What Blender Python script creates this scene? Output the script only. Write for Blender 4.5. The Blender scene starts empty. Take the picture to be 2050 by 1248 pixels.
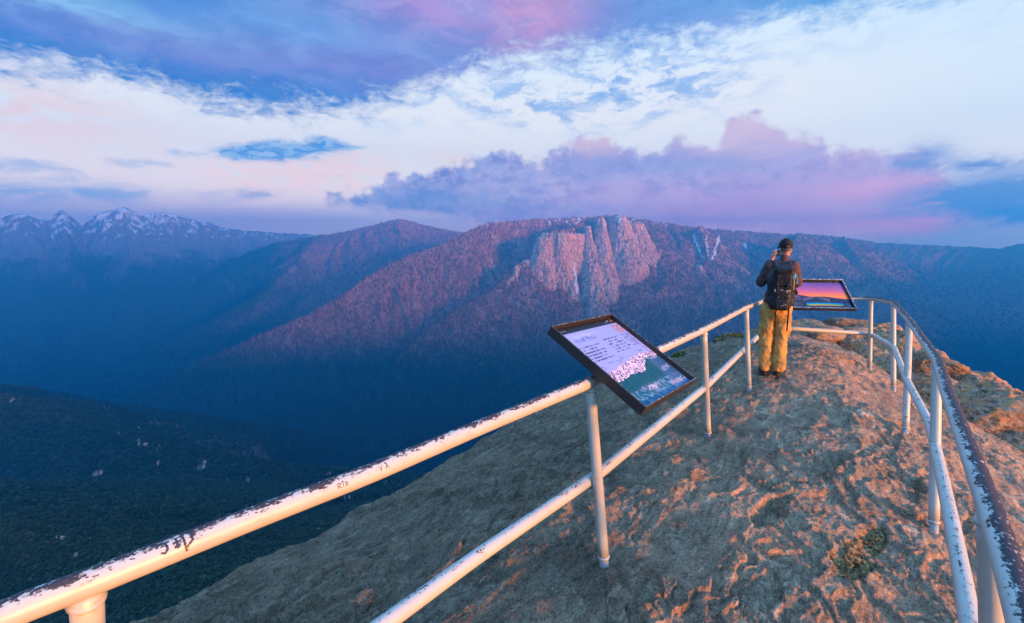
import bpy, bmesh, math, os
import numpy as np
from mathutils import Vector, Matrix
R = math.radians
C = bpy.context.scene.collection
sc = bpy.context.scene
QUICK = False

# ------------------------------------------------------------------ camera
CAMZ = 1.75
F = 16.0/36.0*2050.0
PITCH = R(8.06)
cp, sp = math.cos(PITCH), math.sin(PITCH)
cam_d = bpy.data.cameras.new('camera'); cam_d.lens = 16.0; cam_d.sensor_width = 36.0
cam_d.clip_start = 0.05; cam_d.clip_end = 200000
cam = bpy.data.objects.new('camera', cam_d); C.objects.link(cam)
cam.location = (0, 0, CAMZ); cam.rotation_euler = (R(90)-PITCH, 0, 0)
sc.camera = cam

def ray(x, y):
    r = (x-1025.0)/F; u = (624.0-y)/F
    return np.array([r, cp+u*sp, -sp+u*cp])
def PZ(x, y, z):
    d = ray(x, y); t = (z-CAMZ)/d[2]
    return np.array([d[0]*t, d[1]*t, z])
def PY(x, y, Y):
    d = ray(x, y); t = Y/d[1]
    return np.array([d[0]*t, Y, CAMZ+d[2]*t])
def AE(x, y):
    d = ray(x, y)
    return math.degrees(math.atan2(d[0], d[1])), math.degrees(math.atan2(d[2], math.hypot(d[0], d[1])))

# ------------------------------------------------------------------ noise
def _h(ix, iy, iz, seed):
    h = (ix.astype(np.int64)*374761393 + iy.astype(np.int64)*668265263 + iz.astype(np.int64)*2147483647 + seed*974634777) & 0xffffffff
    h = ((h ^ (h >> 13))*1274126177) & 0xffffffff
    h = (h ^ (h >> 16)) & 0xffffffff
    h = (h*2246822519) & 0xffffffff
    return (h ^ (h >> 15)) & 0xffffffff
def gn2(x, y, seed=0):
    ix = np.floor(x); iy = np.floor(y); fx = x-ix; fy = y-iy
    u = fx*fx*fx*(fx*(fx*6-15)+10); v = fy*fy*fy*(fy*(fy*6-15)+10)
    z0 = np.zeros(1, np.int64)
    def g(dx, dy):
        a = _h(ix+dx, iy+dy, z0, seed)*(2*math.pi/4294967296.0)
        return np.cos(a)*(fx-dx)+np.sin(a)*(fy-dy)
    n00, n10, n01, n11 = g(0, 0), g(1, 0), g(0, 1), g(1, 1)
    return ((n00*(1-u)+n10*u)*(1-v)+(n01*(1-u)+n11*u)*v)*1.45
def vn3(x, y, z, seed=0):
    ix = np.floor(x); iy = np.floor(y); iz = np.floor(z); fx = x-ix; fy = y-iy; fz = z-iz
    u = fx*fx*(3-2*fx); v = fy*fy*(3-2*fy); w = fz*fz*(3-2*fz)
    def g(a, b, c): return _h(ix+a, iy+b, iz+c, seed)/2147483648.0-1.0
    x00 = g(0,0,0)*(1-u)+g(1,0,0)*u; x10 = g(0,1,0)*(1-u)+g(1,1,0)*u
    x01 = g(0,0,1)*(1-u)+g(1,0,1)*u; x11 = g(0,1,1)*(1-u)+g(1,1,1)*u
    return (x00*(1-v)+x10*v)*(1-w)+(x01*(1-v)+x11*v)*w
def fbm2(x, y, o=5, seed=0, gain=.5, lac=2.03):
    s = 0; a = 1; t = 0
    for i in range(o):
        s = s+a*gn2(x, y, seed+i*17); t += a; a *= gain; x = x*lac+13.7; y = y*lac-7.3
    return s/t
def ridg2(x, y, o=5, seed=0, gain=.5, lac=2.07):
    s = 0; a = 1; t = 0
    for i in range(o):
        s = s+a*(1-np.abs(gn2(x, y, seed+i*31))*1.6); t += a; a *= gain; x = x*lac+3.7; y = y*lac+9.1
    return s/t
def fbm3(x, y, z, o=4, seed=0, gain=.5):
    s = 0; a = 1; t = 0
    for i in range(o):
        s = s+a*vn3(x, y, z, seed+i*13); t += a; a *= gain; x = x*2.03+5.1; y = y*2.01-3.3; z = z*2.05+1.7
    return s/t
def sst(a, b, x):
    t = np.clip((x-a)/(b-a), 0, 1); return t*t*(3-2*t)

# ------------------------------------------------------------------ objects
def tag(o, label=None, cat=None, group=None, kind=None):
    if label: o['label'] = label
    if cat: o['category'] = cat
    if group: o['group'] = group
    if kind: o['kind'] = kind
    return o
def link(o, parent=None):
    C.objects.link(o)
    if parent is not None: o.parent = parent
    return o
def empty(name, loc=(0,0,0), rz=0, **k):
    o = bpy.data.objects.new(name, None); o.location = loc; o.rotation_euler = (0,0,rz); link(o)
    return tag(o, **k)
def mesh_np(name, V, Fc, mat=None, parent=None, smooth=True, attrs=None, mats=None, midx=None):
    """V (n,3); Fc (m,k) int array or list of lists"""
    me = bpy.data.meshes.new(name); V = np.asarray(V, np.float32)
    me.vertices.add(len(V)); me.vertices.foreach_set('co', V.ravel())
    if isinstance(Fc, np.ndarray):
        m, k = Fc.shape; me.loops.add(m*k); me.polygons.add(m)
        me.loops.foreach_set('vertex_index', Fc.ravel().astype(np.int32))
        me.polygons.foreach_set('loop_start', np.arange(0, m*k, k, dtype=np.int32))
        nf = m
    else:
        nf = len(Fc); tot = [len(f) for f in Fc]
        me.loops.add(sum(tot)); me.polygons.add(nf)
        me.loops.foreach_set('vertex_index', np.array([i for f in Fc for i in f], np.int32))
        me.polygons.foreach_set('loop_start', np.concatenate([[0], np.cumsum(tot)[:-1]]).astype(np.int32))
    me.update(calc_edges=True)
    me.polygons.foreach_set('use_smooth', np.full(nf, bool(smooth)))
    if attrs:
        for an, av in attrs.items():
            av = np.asarray(av, np.float32)
            if av.ndim == 1:
                a = me.attributes.new(an, 'FLOAT', 'POINT'); a.data.foreach_set('value', av)
            else:
                a = me.attributes.new(an, 'FLOAT_COLOR', 'POINT')
                if av.shape[1] == 3: av = np.concatenate([av, np.ones((len(av),1), np.float32)], 1)
                a.data.foreach_set('color', av.ravel())
    if mats:
        for m_ in mats: me.materials.append(m_)
        if midx is not None: me.polygons.foreach_set('material_index', np.asarray(midx, np.int32))
    elif mat: me.materials.append(mat)
    me.validate(clean_customdata=False)
    o = bpy.data.objects.new(name, me)
    return link(o, parent)
def grid_faces(n, m, flip=False, wrap=False):
    """n rows, m columns"""
    i = np.arange(n-1)[:, None]; j = np.arange(m if wrap else m-1)[None, :]
    j2 = (j+1) % m
    a = i*m+j; b = i*m+j2; c = (i+1)*m+j2; d = (i+1)*m+j
    q = np.stack([a, b, c, d], -1).reshape(-1, 4)
    return q[:, ::-1].copy() if flip else q
def pl_interp(pts, step):
    pts = np.asarray(pts, float); out = []
    for a, b in zip(pts[:-1], pts[1:]):
        n = max(1, int(np.linalg.norm(b-a)/step))
        for k in range(n): out.append(a+(b-a)*k/n)
    out.append(pts[-1]); return np.array(out)
def round_corners(pts, r=.06, n=5):
    pts = [np.asarray(p, float) for p in pts]; out = [pts[0]]
    for i in range(1, len(pts)-1):
        p = pts[i]; a = pts[i-1]-p; b = pts[i+1]-p
        ra = min(r, np.linalg.norm(a)*.4); rb = min(r, np.linalg.norm(b)*.4)
        A = p+a/np.linalg.norm(a)*ra; B = p+b/np.linalg.norm(b)*rb
        for k in range(n+1):
            t = k/n; out.append((1-t)**2*A+2*t*(1-t)*p+t*t*B)
    out.append(pts[-1]); return np.array(out)
def tube(P, rad, seg=24, caps=True):
    """P (n,3) path, rad scalar or array. returns V, F, theta (angle from up), s"""
    P = np.asarray(P, float); n = len(P); rad = np.broadcast_to(np.asarray(rad, float), (n,))
    T = np.gradient(P, axis=0); T /= np.linalg.norm(T, axis=1)[:, None]
    ref = np.array([0, 0, 1.0]) if abs(T[:, 2]).max() < .95 else np.array([0, 1.0, 0])
    V = []; Fc = []
    s = np.concatenate([[0], np.cumsum(np.linalg.norm(np.diff(P, axis=0), axis=1))])
    th = np.arange(seg)*2*math.pi/seg
    S = np.cross(T, ref); S /= np.linalg.norm(S, axis=1)[:, None]; U = np.cross(S, T)
    V = P[:, None, :]+rad[:, None, None]*(np.cos(th)[None, :, None]*U[:, None, :]+np.sin(th)[None, :, None]*S[:, None, :])
    V = V.reshape(-1, 3)
    Fc = [list(f) for f in grid_faces(n, seg, wrap=True)]
    if caps:
        Fc.append(list(range(seg))[::-1]); Fc.append([(n-1)*seg+i for i in range(seg)])
    return V, Fc, np.tile(th, n), np.repeat(s, seg)
class MB:
    def __init__(s): s.V = []; s.F = []; s.n = 0
    def add(s, V, Fc):
        V = np.asarray(V, float); s.V.append(V); s.F += [[int(i)+s.n for i in f] for f in Fc]; s.n += len(V); return s
    def tube(s, P, r, seg=12): V, Fc, _, _ = tube(P, r, seg); return s.add(V, Fc)
    def box(s, c, size, M=None, bev=0):
        bm = bmesh.new(); bmesh.ops.create_cube(bm, size=1)
        for v in bm.verts: v.co = Vector((v.co.x*size[0], v.co.y*size[1], v.co.z*size[2]))
        if bev: bmesh.ops.bevel(bm, geom=list(bm.edges), offset=bev, segments=2, affect='EDGES', profile=.6)
        bm.verts.ensure_lookup_table(); bm.verts.index_update()
        V = np.array([v.co[:] for v in bm.verts]); Fc = [[v.index for v in f.verts] for f in bm.faces]; bm.free()
        if M is not None: V = V@np.asarray(M)[:3, :3].T
        return s.add(V+np.asarray(c), Fc)
    def build(s, name, mat, parent=None, smooth=True, attrs=None):
        return mesh_np(name, np.concatenate(s.V), s.F, mat, parent, smooth, attrs)

# ------------------------------------------------------------------ node DSL
class NT:
    def __init__(s, nt): s.nt = nt
    def node(s, typ, **p):
        n = s.nt.nodes.new(typ)
        for k, v in p.items(): setattr(n, k, v)
        return n
    def put(s, sock, v):
        if isinstance(v, X): s.nt.links.new(v.s, sock)
        elif isinstance(v, (tuple, list)):
            sock.default_value = (*v, 1.0) if (sock.type == 'RGBA' and len(v) == 3) else tuple(v)
        else: sock.default_value = v
    def m(s, op, a, b=None, c=None, clamp=False):
        n = s.node('ShaderNodeMath', operation=op, use_clamp=clamp)
        for i, v in enumerate((a, b, c)):
            if v is not None: s.put(n.inputs[i], v)
        return X(s, n.outputs[0])
    def vm(s, op, a, b=None, scale=None, out=0):
        n = s.node('ShaderNodeVectorMath', operation=op); s.put(n.inputs[0], a)
        if b is not None: s.put(n.inputs[1], b)
        if scale is not None: s.put(n.inputs['Scale'], scale)
        return X(s, n.outputs[out])
    def xyz(s, x, y, z):
        n = s.node('ShaderNodeCombineXYZ')
        for i, v in enumerate((x, y, z)): s.put(n.inputs[i], v)
        return X(s, n.outputs[0])
    def sep(s, v):
        n = s.node('ShaderNodeSeparateXYZ'); s.put(n.inputs[0], v); return [X(s, o) for o in n.outputs]
    def noise(s, vec, scale=5, detail=4, rough=.5, dist=0, color=False, lac=2.0):
        n = s.node('ShaderNodeTexNoise'); s.put(n.inputs['Vector'], vec)
        for k, v in (('Scale', scale), ('Detail', detail), ('Roughness', rough), ('Distortion', dist), ('Lacunarity', lac)): s.put(n.inputs[k], v)
        return X(s, n.outputs['Color' if color else 'Fac'])
    def voro(s, vec, scale=5, feature='F1', out='Distance', rand=1.0):
        n = s.node('ShaderNodeTexVoronoi', feature=feature); s.put(n.inputs['Vector'], vec); s.put(n.inputs['Scale'], scale); s.put(n.inputs['Randomness'], rand)
        return X(s, n.outputs[out])
    def ss(s, a, b, x, lo=0.0, hi=1.0):
        n = s.node('ShaderNodeMapRange', interpolation_type='SMOOTHSTEP')
        for k, v in (('Value', x), ('From Min', a), ('From Max', b), ('To Min', lo), ('To Max', hi)): s.put(n.inputs[k], v)
        return X(s, n.outputs[0])
    def mix(s, f, a, b, mode='MIX'):
        n = s.node('ShaderNodeMix', data_type='RGBA', blend_type=mode)
        s.put(n.inputs[0], f); s.put(n.inputs[6], a); s.put(n.inputs[7], b)
        return X(s, n.outputs[2])
    def curve(s, x, pts):
        n = s.node('ShaderNodeFloatCurve'); c = n.mapping.curves[0]
        while len(c.points) < len(pts): c.points.new(0, 0)
        for p, (a, b) in zip(c.points, pts): p.location = (a, b)
        n.mapping.use_clip = False
        n.mapping.update(); s.put(n.inputs['Value'], x); n.inputs['Factor'].default_value = 1
        return X(s, n.outputs[0])
    def attr(s, name, out='Fac'):
        n = s.node('ShaderNodeAttribute', attribute_name=name); return X(s, n.outputs[out])
    def coord(s, out='Object'):
        return X(s, s.node('ShaderNodeTexCoord').outputs[out])
class X:
    def __init__(s, t, sock): s.t = t; s.s = sock
    def __add__(s, o): return s.t.m('ADD', s, o)
    def __radd__(s, o): return s.t.m('ADD', o, s)
    def __sub__(s, o): return s.t.m('SUBTRACT', s, o)
    def __rsub__(s, o): return s.t.m('SUBTRACT', o, s)
    def __mul__(s, o): return s.t.m('MULTIPLY', s, o)
    def __rmul__(s, o): return s.t.m('MULTIPLY', o, s)
    def __truediv__(s, o): return s.t.m('DIVIDE', s, o)
def lin(*c):
    return tuple(((v/255.0)/12.92 if v/255.0 <= .04045 else ((v/255.0+.055)/1.055)**2.4) for v in c)
def new_mat(name):
    m = bpy.data.materials.new(name); m.use_nodes = True; nt = m.node_tree
    b = nt.nodes['Principled BSDF']; t = NT(nt); t.bsdf = b; t.out = nt.nodes['Material Output']
    return m, t
def simple(name, col, rough=.6, metal=0, bump=None, var=.0, vscale=20, spec=.5):
    m, t = new_mat(name); b = t.bsdf
    b.inputs['Roughness'].default_value = rough; b.inputs['Metallic'].default_value = metal
    b.inputs['Specular IOR Level'].default_value = spec
    v = t.coord('Object')
    if var:
        n = t.noise(v, vscale, 5, .6)
        t.put(b.inputs['Base Color'], t.mix(n, tuple(c*(1-var) for c in col), tuple(min(1, c*(1+var)) for c in col)))
    else: t.put(b.inputs['Base Color'], col)
    if bump:
        bn = t.node('ShaderNodeBump'); bn.inputs['Strength'].default_value = bump[1]; bn.inputs['Distance'].default_value = bump[2]
        t.put(bn.inputs['Height'], t.noise(v, bump[0], 4, .6)); t.put(b.inputs['Normal'], X(t, bn.outputs[0]))
    return m
# ------------------------------------------------------------------ sky, sun, air
SUN_EL, SUN_AZ = 6.5, 134.0      # azimuth clockwise from +Y
S_DIR = Vector((math.sin(R(SUN_AZ))*math.cos(R(SUN_EL)), math.cos(R(SUN_AZ))*math.cos(R(SUN_EL)), math.sin(R(SUN_EL))))
sun_d = bpy.data.lights.new('sun', 'SUN'); sun_d.energy = 4.8; sun_d.angle = R(8); sun_d.color = (1.0, .41, .10)
sun = bpy.data.objects.new('sun', sun_d); C.objects.link(sun)
sun.rotation_euler = S_DIR.to_track_quat('Z', 'Y').to_euler(); sun.location = (50, -60, 30)

world = bpy.data.worlds.new('World'); sc.world = world; world.use_nodes = True
wt = NT(world.node_tree); wn = world.node_tree.nodes
bg = wn['Background']; bg.inputs['Strength'].default_value = .1
SKN = wt.node('ShaderNodeTexSky', sky_type='NISHITA', sun_disc=False, sun_elevation=R(SUN_EL), sun_rotation=R(SUN_AZ))
SKN.altitude = 2000; SKN.dust_density = 1.0; SKN.ozone_density = 2.0
sky_c = X(wt, SKN.outputs[0])
d = wt.coord('Generated'); dx, dy, dz = wt.sep(d)
az = wt.m('ARCTAN2', dx, dy)*(180/math.pi); el = wt.m('ARCSINE', dz)*(180/math.pi)
EXPO = 1.55
def col(*c): return tuple(v*10/2**EXPO*1.12 for v in lin(*c))     # sky radiance, background strength is 0.1
# cloud-space coordinates: flat streaks near the horizon
cv = wt.xyz(az*.05, el*.12, 0.0)
cv = wt.vm('ADD', cv, wt.vm('SCALE', wt.vm('SUBTRACT', wt.noise(cv, 3.0, 4, .55, color=True), (.5, .5, .5)), scale=.42))
w1 = wt.noise(cv, 2.2, 6, .55); w2 = wt.noise(wt.vm('ADD', cv, (7.3, 2.1, 5.0)), 5.0, 7, .6)
w3 = wt.noise(wt.vm('ADD', cv, (1.3, 9.1, 2.0)), 14.0, 6, .62)
pv = wt.xyz(az*.1, el*.1, 3.0)                        # round puffs
p1 = wt.noise(pv, 3.5, 7, .55); p2 = wt.noise(wt.vm('ADD', pv, (4, 4, 4)), 9.0, 6, .6)
pb = wt.voro(wt.vm('ADD', pv, wt.vm('SCALE', wt.noise(pv, 6, 4, .5, color=True), scale=.18)), 5.0, 'SMOOTH_F1')
n1 = w1-.5; n2 = w2-.5; n3 = w3-.5; q1 = p1-.5; q2 = p2-.5
AZ0, AZ1, EL0, EL1 = -62.0, 62.0, -10.0, 50.0
azn = (az-AZ0)*(1/(AZ1-AZ0))
def edge(px):
    pts = []
    for x, y in px:
        a, e = AE(x, y); pts.append(((a-AZ0)/(AZ1-AZ0), (e-EL0)/(EL1-EL0)))
    pts.sort(); pts = [(-.01, pts[0][1])]+pts+[(1.01, pts[-1][1])]
    return wt.curve(azn, pts)*(EL1-EL0)+EL0
def blob(x, y, rx, ry, p=1.0, rot=0):
    """soft ellipse in degrees: centre and radii given at a direction"""
    a, e = AE(x, y); k = 1/15.9
    ux = (az-a+n2*6)*(1/(rx*k)); uy = (el-e+n2*3)*(1/(ry*k))
    if rot: ux, uy = ux+uy*rot, uy-ux*rot
    r2 = ux*ux+uy*uy
    return wt.m('EXPONENT', r2*-1.0)*p
# clear sky seen between the clouds
g = wt.ss(-2.0, 30.0, el)
clear = wt.mix(g, col(246, 230, 224), col(200, 232, 248))
clear = wt.mix(wt.ss(2, 16, el)*wt.ss(26, 12, el), clear, col(242, 242, 240))
clear = wt.mix(wt.ss(25, 50, az)*.5*g, clear, col(186, 230, 250))
front = wt.ss(-.25, .25, dy)
# a. peach veils low in the clear gap
c = clear
for (x, y, rx, ry, p) in ((80, 225, 120, 36, .9), (560, 350, 120, 34, .95), (700, 330, 90, 30, .8), (930, 318, 60, 22, .6), (250, 460, 400, 40, .5)):
    c = wt.mix(wt.m('MULTIPLY', blob(x, y, rx, ry, p), wt.ss(.38, .55, w2), clamp=True), c, col(252, 222, 212))
# b. thin slate bands on the left
def band(lo, hi, n, soft, thr=None):
    return wt.ss(0, soft, el-edge(lo)+n)*wt.ss(0, soft, edge(hi)-el+n)
def over(c, a, colr): return wt.mix(wt.m('MINIMUM', wt.m('MAXIMUM', a, 0.0), 1.0), c, colr)
bl = band([(-200, 440), (0, 425), (300, 420), (520, 405), (600, 380)], [(-200, 330), (0, 345), (250, 352), (500, 372), (600, 380)], n1*5+n2*2.5, 2.0)
c = over(c, bl*wt.ss(.22, .44, w2)*.9, wt.mix(wt.ss(-55, -20, az), col(118, 166, 222), col(168, 170, 214)))
bl = band([(-200, 335), (0, 338), (200, 338), (360, 338)], [(-200, 318), (0, 316), (200, 320), (360, 334)], n1*6, 1.2)
c = over(c, bl*.8, col(170, 186, 222))
bl = band([(320, 312), (450, 326), (600, 328), (740, 300)], [(300, 308), (430, 284), (560, 270), (650, 268), (760, 292)], n2*3+n3*1.0, 1.2)
c = over(c, bl*1.1, wt.mix(wt.ss(.4, .62, w3), col(96, 150, 214), col(160, 196, 232)))
# c. the high dark deck that fills the top left and reaches over to the right
le = edge([(-300, 150), (0, 168), (140, 178), (300, 205), (430, 240), (560, 252), (720, 240), (850, 205), (960, 165), (1080, 140), (1200, 128), (1300, 118), (1440, 96), (1560, 70), (1700, 52), (1850, 18), (2000, -10), (2300, -60)])
deck = wt.ss(-.3, 3.4, el-le+n1*3.0+n2*6.5+n3*3.0+q2*2.5)
dcol = wt.mix(wt.ss(-49, -26, az), col(0, 118, 205), col(84, 138, 210))
dcol = wt.mix(wt.ss(-28, 10, az), dcol, col(122, 160, 220))
dcol = wt.mix(wt.ss(10, 38, az)*.8, dcol, col(112, 168, 226))
dcol = over(dcol, wt.ss(8.0, 1.0, el-le)*wt.ss(15, -5, az), wt.mix(wt.ss(-50, -25, az), col(10, 118, 200), col(50, 124, 202)))
dcol = wt.mix(1.0, dcol, (.60, .80, .86), 'MULTIPLY')
for (x, y, rx, ry, p, cc) in ((300, 85, 190, 26, .6, (140, 134, 198)), (620, 115, 330, 36, .75, (126, 128, 198)), (760, 135, 190, 34, .6, (126, 126, 196)),
                               (930, 15, 240, 60, .85, (186, 138, 196)), (1080, 20, 80, 60, .7, (214, 140, 176)), (1060, 70, 70, 45, .4, (200, 138, 180)), (1420, 55, 90, 25, .4, (152, 150, 212)), (170, 8, 130, 16, .7, (150, 206, 236)), (560, 55, 200, 25, .5, (120, 170, 224))):
    dcol = over(dcol, blob(x, y, rx, ry, p), col(*cc))
dcol = wt.mix(wt.ss(.35, .7, w1)*.28, dcol, col(160, 196, 232))
dcol = wt.mix(wt.ss(.56, .40, w2)*.2, dcol, col(40, 96, 172))
dcol = wt.mix(wt.ss(.45, .7, w3)*.12, dcol, col(70, 120, 190))
# ragged white fringe and the hanging scraps below the deck
fr = wt.ss(-4.5, .5, el-le+n2*9+n3*2)*wt.ss(.42, .62, w2)*wt.ss(-24, -10, az)*.55
c = over(c, fr, col(206, 222, 240))
scr = wt.mix(0.0, (0,0,0), (0,0,0))
for (x, y, rx, ry, p) in ((1250, 170, 190, 46, 1.1), (1060, 200, 110, 34, .9), (1360, 150, 90, 50, .9), (1150, 225, 110, 24, .6), (990, 190, 60, 18, .6)):
    a_ = blob(x, y, rx, ry, p)*wt.ss(.44, .62, wt.m('ADD', w2*.75, w3*.25))
    c = over(c, a_, col(146, 180, 226))
c = over(c, deck, dcol)
# d. the long cumulus bank over the mountains
ct = edge([(600, 420), (660, 395), (720, 375), (780, 345), (850, 335), (930, 315), (1000, 297), (1060, 312), (1120, 290), (1160, 270), (1200, 265), (1245, 285), (1290, 292), (1380, 270), (1435, 285), (1450, 245), (1500, 220), (1550, 235), (1600, 255), (1645, 265), (1665, 295), (1720, 280), (1780, 298), (1840, 295), (1875, 305), (1890, 345), (1960, 385), (2050, 400), (2300, 420)])
cb = edge([(600, 430), (680, 425), (760, 432), (900, 448), (1000, 470), (1200, 490), (1500, 500), (1700, 496), (1850, 484), (1950, 455), (2050, 440), (2300, 430)])
puff = (.5-pb)*2.2+q2*2.6
bank = wt.ss(-.2, 1.3, ct-el+q1*2.0+puff+n3*1.2+n2*1.5-.3)*wt.ss(-.4, 1.6, el-cb+n2*3)
hgt = (el-cb)
bc = wt.mix(wt.ss(-15, 5, az), col(118, 152, 212), col(166, 170, 220))
bc = wt.mix(wt.ss(5, 38, az)*.8, bc, col(176, 158, 206))
bc = wt.mix(wt.ss(.36, .60, p1)*.75, bc, col(192, 196, 230))
bc = wt.mix(wt.ss(.46, .62, w2)*.55, bc, col(116, 118, 188))
bc = wt.mix(wt.ss(.52, .40, p2)*.30, bc, col(206, 200, 230))
for (x, y, rx, ry, p, cc) in ((1500, 262, 90, 40, 1.15, (250, 220, 222)), (1590, 275, 70, 26, .9, (240, 208, 222)), (1195, 285, 66, 26, 1.1, (250, 214, 214)), (1390, 285, 40, 20, .6, (236, 206, 222)), (1740, 300, 60, 22, .6, (220, 190, 216)),
                               (1250, 385, 120, 22, .45, (188, 152, 206)), (1420, 420, 160, 22, .75, (190, 142, 198)), (1560, 385, 160, 40, .6, (178, 146, 204)), (1680, 440, 200, 20, .7, (190, 142, 196)), (1790, 385, 100, 22, .9, (228, 172, 204)), (1800, 445, 70, 10, .8, (232, 150, 186)),
                               (1060, 425, 260, 16, .5, (140, 128, 200)), (1420, 330, 120, 20, .5, (160, 176, 220)), (850, 400, 180, 26, .6, (104, 140, 202)), (1230, 330, 160, 22, .5, (166, 172, 220)), (1345, 445, 200, 14, .7, (146, 112, 184))):
    bc = over(bc, blob(x, y, rx, ry, p), col(*cc))
rim = wt.ss(2.4, .2, ct-el+q1*2.0+puff)
bc = over(bc, rim*.45*wt.ss(-6, 6, az), col(238, 214, 226))
# mist band below it
mist = wt.ss(5.5, 2.2, el+n2*3)
c = wt.mix(mist*.85, c, wt.mix(wt.ss(-30, 0, az), col(186, 178, 216), col(196, 176, 212)))
c = wt.mix(wt.ss(2.5, .2, el+n2*1.5)*.6, c, col(150, 172, 218))
c = over(c, blob(500, 445, 230, 26, .8)*wt.ss(.3, .5, w2)*1.2, col(196, 178, 216))
hzk = wt.ss(12, 1, el)
c = wt.mix(1.0, c, wt.mix(hzk, (1.12, 1.07, 1.0), (2.3, 1.8, 1.3)), 'MULTIPLY')
bc = wt.mix(1.0, bc, wt.mix(hzk, (.90, .85, .90), (2.7, 1.7, 1.2)), 'MULTIPLY')
bc = wt.mix(1.0, bc, wt.mix(wt.ss(5, 1.5, el), (1, 1, 1), (1.6, 1.25, 1.08)), 'MULTIPLY')
c = over(c, bank, bc)
# e. grey tufts on the right
for (x, y, rx, ry, p) in ((2010, 385, 110, 22, 1.2), (2040, 425, 60, 14, 1.1), (1955, 333, 46, 10, 1.0), (1850, 315, 36, 18, .8), (2150, 380, 100, 30, 1.2)):
    c = over(c, blob(x, y, rx, ry, p)*wt.ss(.20, .52, w2)*1.1, col(150, 160, 208))
# unseen rest of the sky: the plain sky model, blue cloud added overhead to brighten the haze
zen = wt.mix(wt.ss(.3, .7, w1), (1.6, 6.8, 17.0), (3.0, 6.8, 13.0))
rest = wt.mix(wt.ss(10, 35, el)*.85, sky_c, zen)
upper = wt.ss(50, 38, el)

final = wt.mix(wt.m('MULTIPLY', front, upper), rest, c)
final = wt.mix(wt.ss(0.0, -.05, dz), final, col(30, 70, 130))
wt.put(bg.inputs['Color'], final)
world.cycles.sampling_method = 'MANUAL'; world.cycles.sample_map_resolution = 1024

# moon
a_, e_ = AE(611, 334)
md = Vector((math.sin(R(a_))*math.cos(R(e_)), math.cos(R(a_))*math.cos(R(e_)), math.sin(R(e_))))
mm, t = new_mat('moonlight'); em = t.node('ShaderNodeEmission'); em.inputs['Strength'].default_value = .40
mv = t.noise(t.coord('Object'), 4, 3, .5); t.put(em.inputs['Color'], t.mix(t.ss(.5, .65, mv)*.5, (1, .97, .93), (.9, .86, .84)))
t.nt.links.new(em.outputs[0], t.out.inputs[0])
bm = bmesh.new(); bmesh.ops.create_uvsphere(bm, u_segments=32, v_segments=16, radius=1)
me = bpy.data.meshes.new('moon'); bm.to_mesh(me); bm.free(); me.materials.append(mm)
moon = bpy.data.objects.new('moon', me); link(moon); moon.location = md*90000; moon.scale = (420,)*3
tag(moon, 'small pale full moon low in the clear gap between the clouds', 'moon')

# air
HZ = dict(x=(-10600, 10600), y=(-1900, 12700), z=(-1900, 1050))
hv = np.array([[HZ['x'][i], HZ['y'][j], HZ['z'][k]] for k in (0, 1) for j in (0, 1) for i in (0, 1)], float)
hf = [[0,2,3,1],[4,5,7,6],[0,1,5,4],[2,6,7,3],[0,4,6,2],[1,3,7,5]]
hm = bpy.data.materials.new('evening_air'); hm.use_nodes = True; hn = hm.node_tree; hn.nodes.clear()
ho = hn.nodes.new('ShaderNodeOutputMaterial'); pvn = hn.nodes.new('ShaderNodeVolumePrincipled')
pvn.inputs['Color'].default_value = (.01, .50, 1.0, 1); pvn.inputs['Density'].default_value = 1.35e-4; pvn.inputs['Anisotropy'].default_value = .6
hn.links.new(pvn.outputs[0], ho.inputs['Volume'])
hz = mesh_np('haze', hv, hf, hm, smooth=False); tag(hz, kind='stuff')
hz['label'] = 'blue evening haze filling the valley and veiling the far mountains'; hz['category'] = 'haze'
# ------------------------------------------------------------------ mountains and valley
def ridge_field(GX, GY, pts, slope, gl, ga, seed, near=None, capk=0.0, jag=0.0, off=.55):
    """height field of one ridge: crest polyline, side slope, gully spacing gl, gully depth ga"""
    P = np.asarray(pts, float); best = np.full(GX.shape, 1e12); bz = np.zeros(GX.shape); bs = np.zeros(GX.shape); sg = np.zeros(GX.shape)
    s0 = 0
    for a, b in zip(P[:-1], P[1:]):
        d = b[:2]-a[:2]; L = math.hypot(*d)+1e-6
        t = np.clip(((GX-a[0])*d[0]+(GY-a[1])*d[1])/L**2, 0, 1)
        ex = GX-(a[0]+t*d[0]); ey = GY-(a[1]+t*d[1]); dd = ex*ex+ey*ey
        m = dd < best
        best = np.where(m, dd, best); bz = np.where(m, a[2]+t*(b[2]-a[2]), bz); bs = np.where(m, s0+t*L, bs)
        sg = np.where(m, np.sign(ex*d[1]-ey*d[0]), sg)
        s0 += L
    D = np.sqrt(best)
    wx = gn2(GX/(gl*2.2), GY/(gl*2.2), seed+5)*gl*.9
    u = (bs+wx+sg*37*gl)/gl; v = D/(gl*5)
    gy = ridg2(u, v, 4, seed, .5)-off
    amp = ga*sst(0, gl*1.5, D)*(1-.6*sst(gl*6, gl*16, D))
    h = bz-slope*D*(1-capk*np.exp(-D/(gl*1.2)))+gy*amp*2
    if jag: h = h+jag*gn2(bs/(gl*.35), D/(gl*.5), seed+77)*np.exp(-D/(gl*1.2))
    return h
def RP(*p):
    out = []
    for x, y, Y in p:
        d = ray(x, y); out.append(PY(x, y, min(Y, 11300*d[1]/math.hypot(d[0], d[1]))))
    return out
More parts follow.
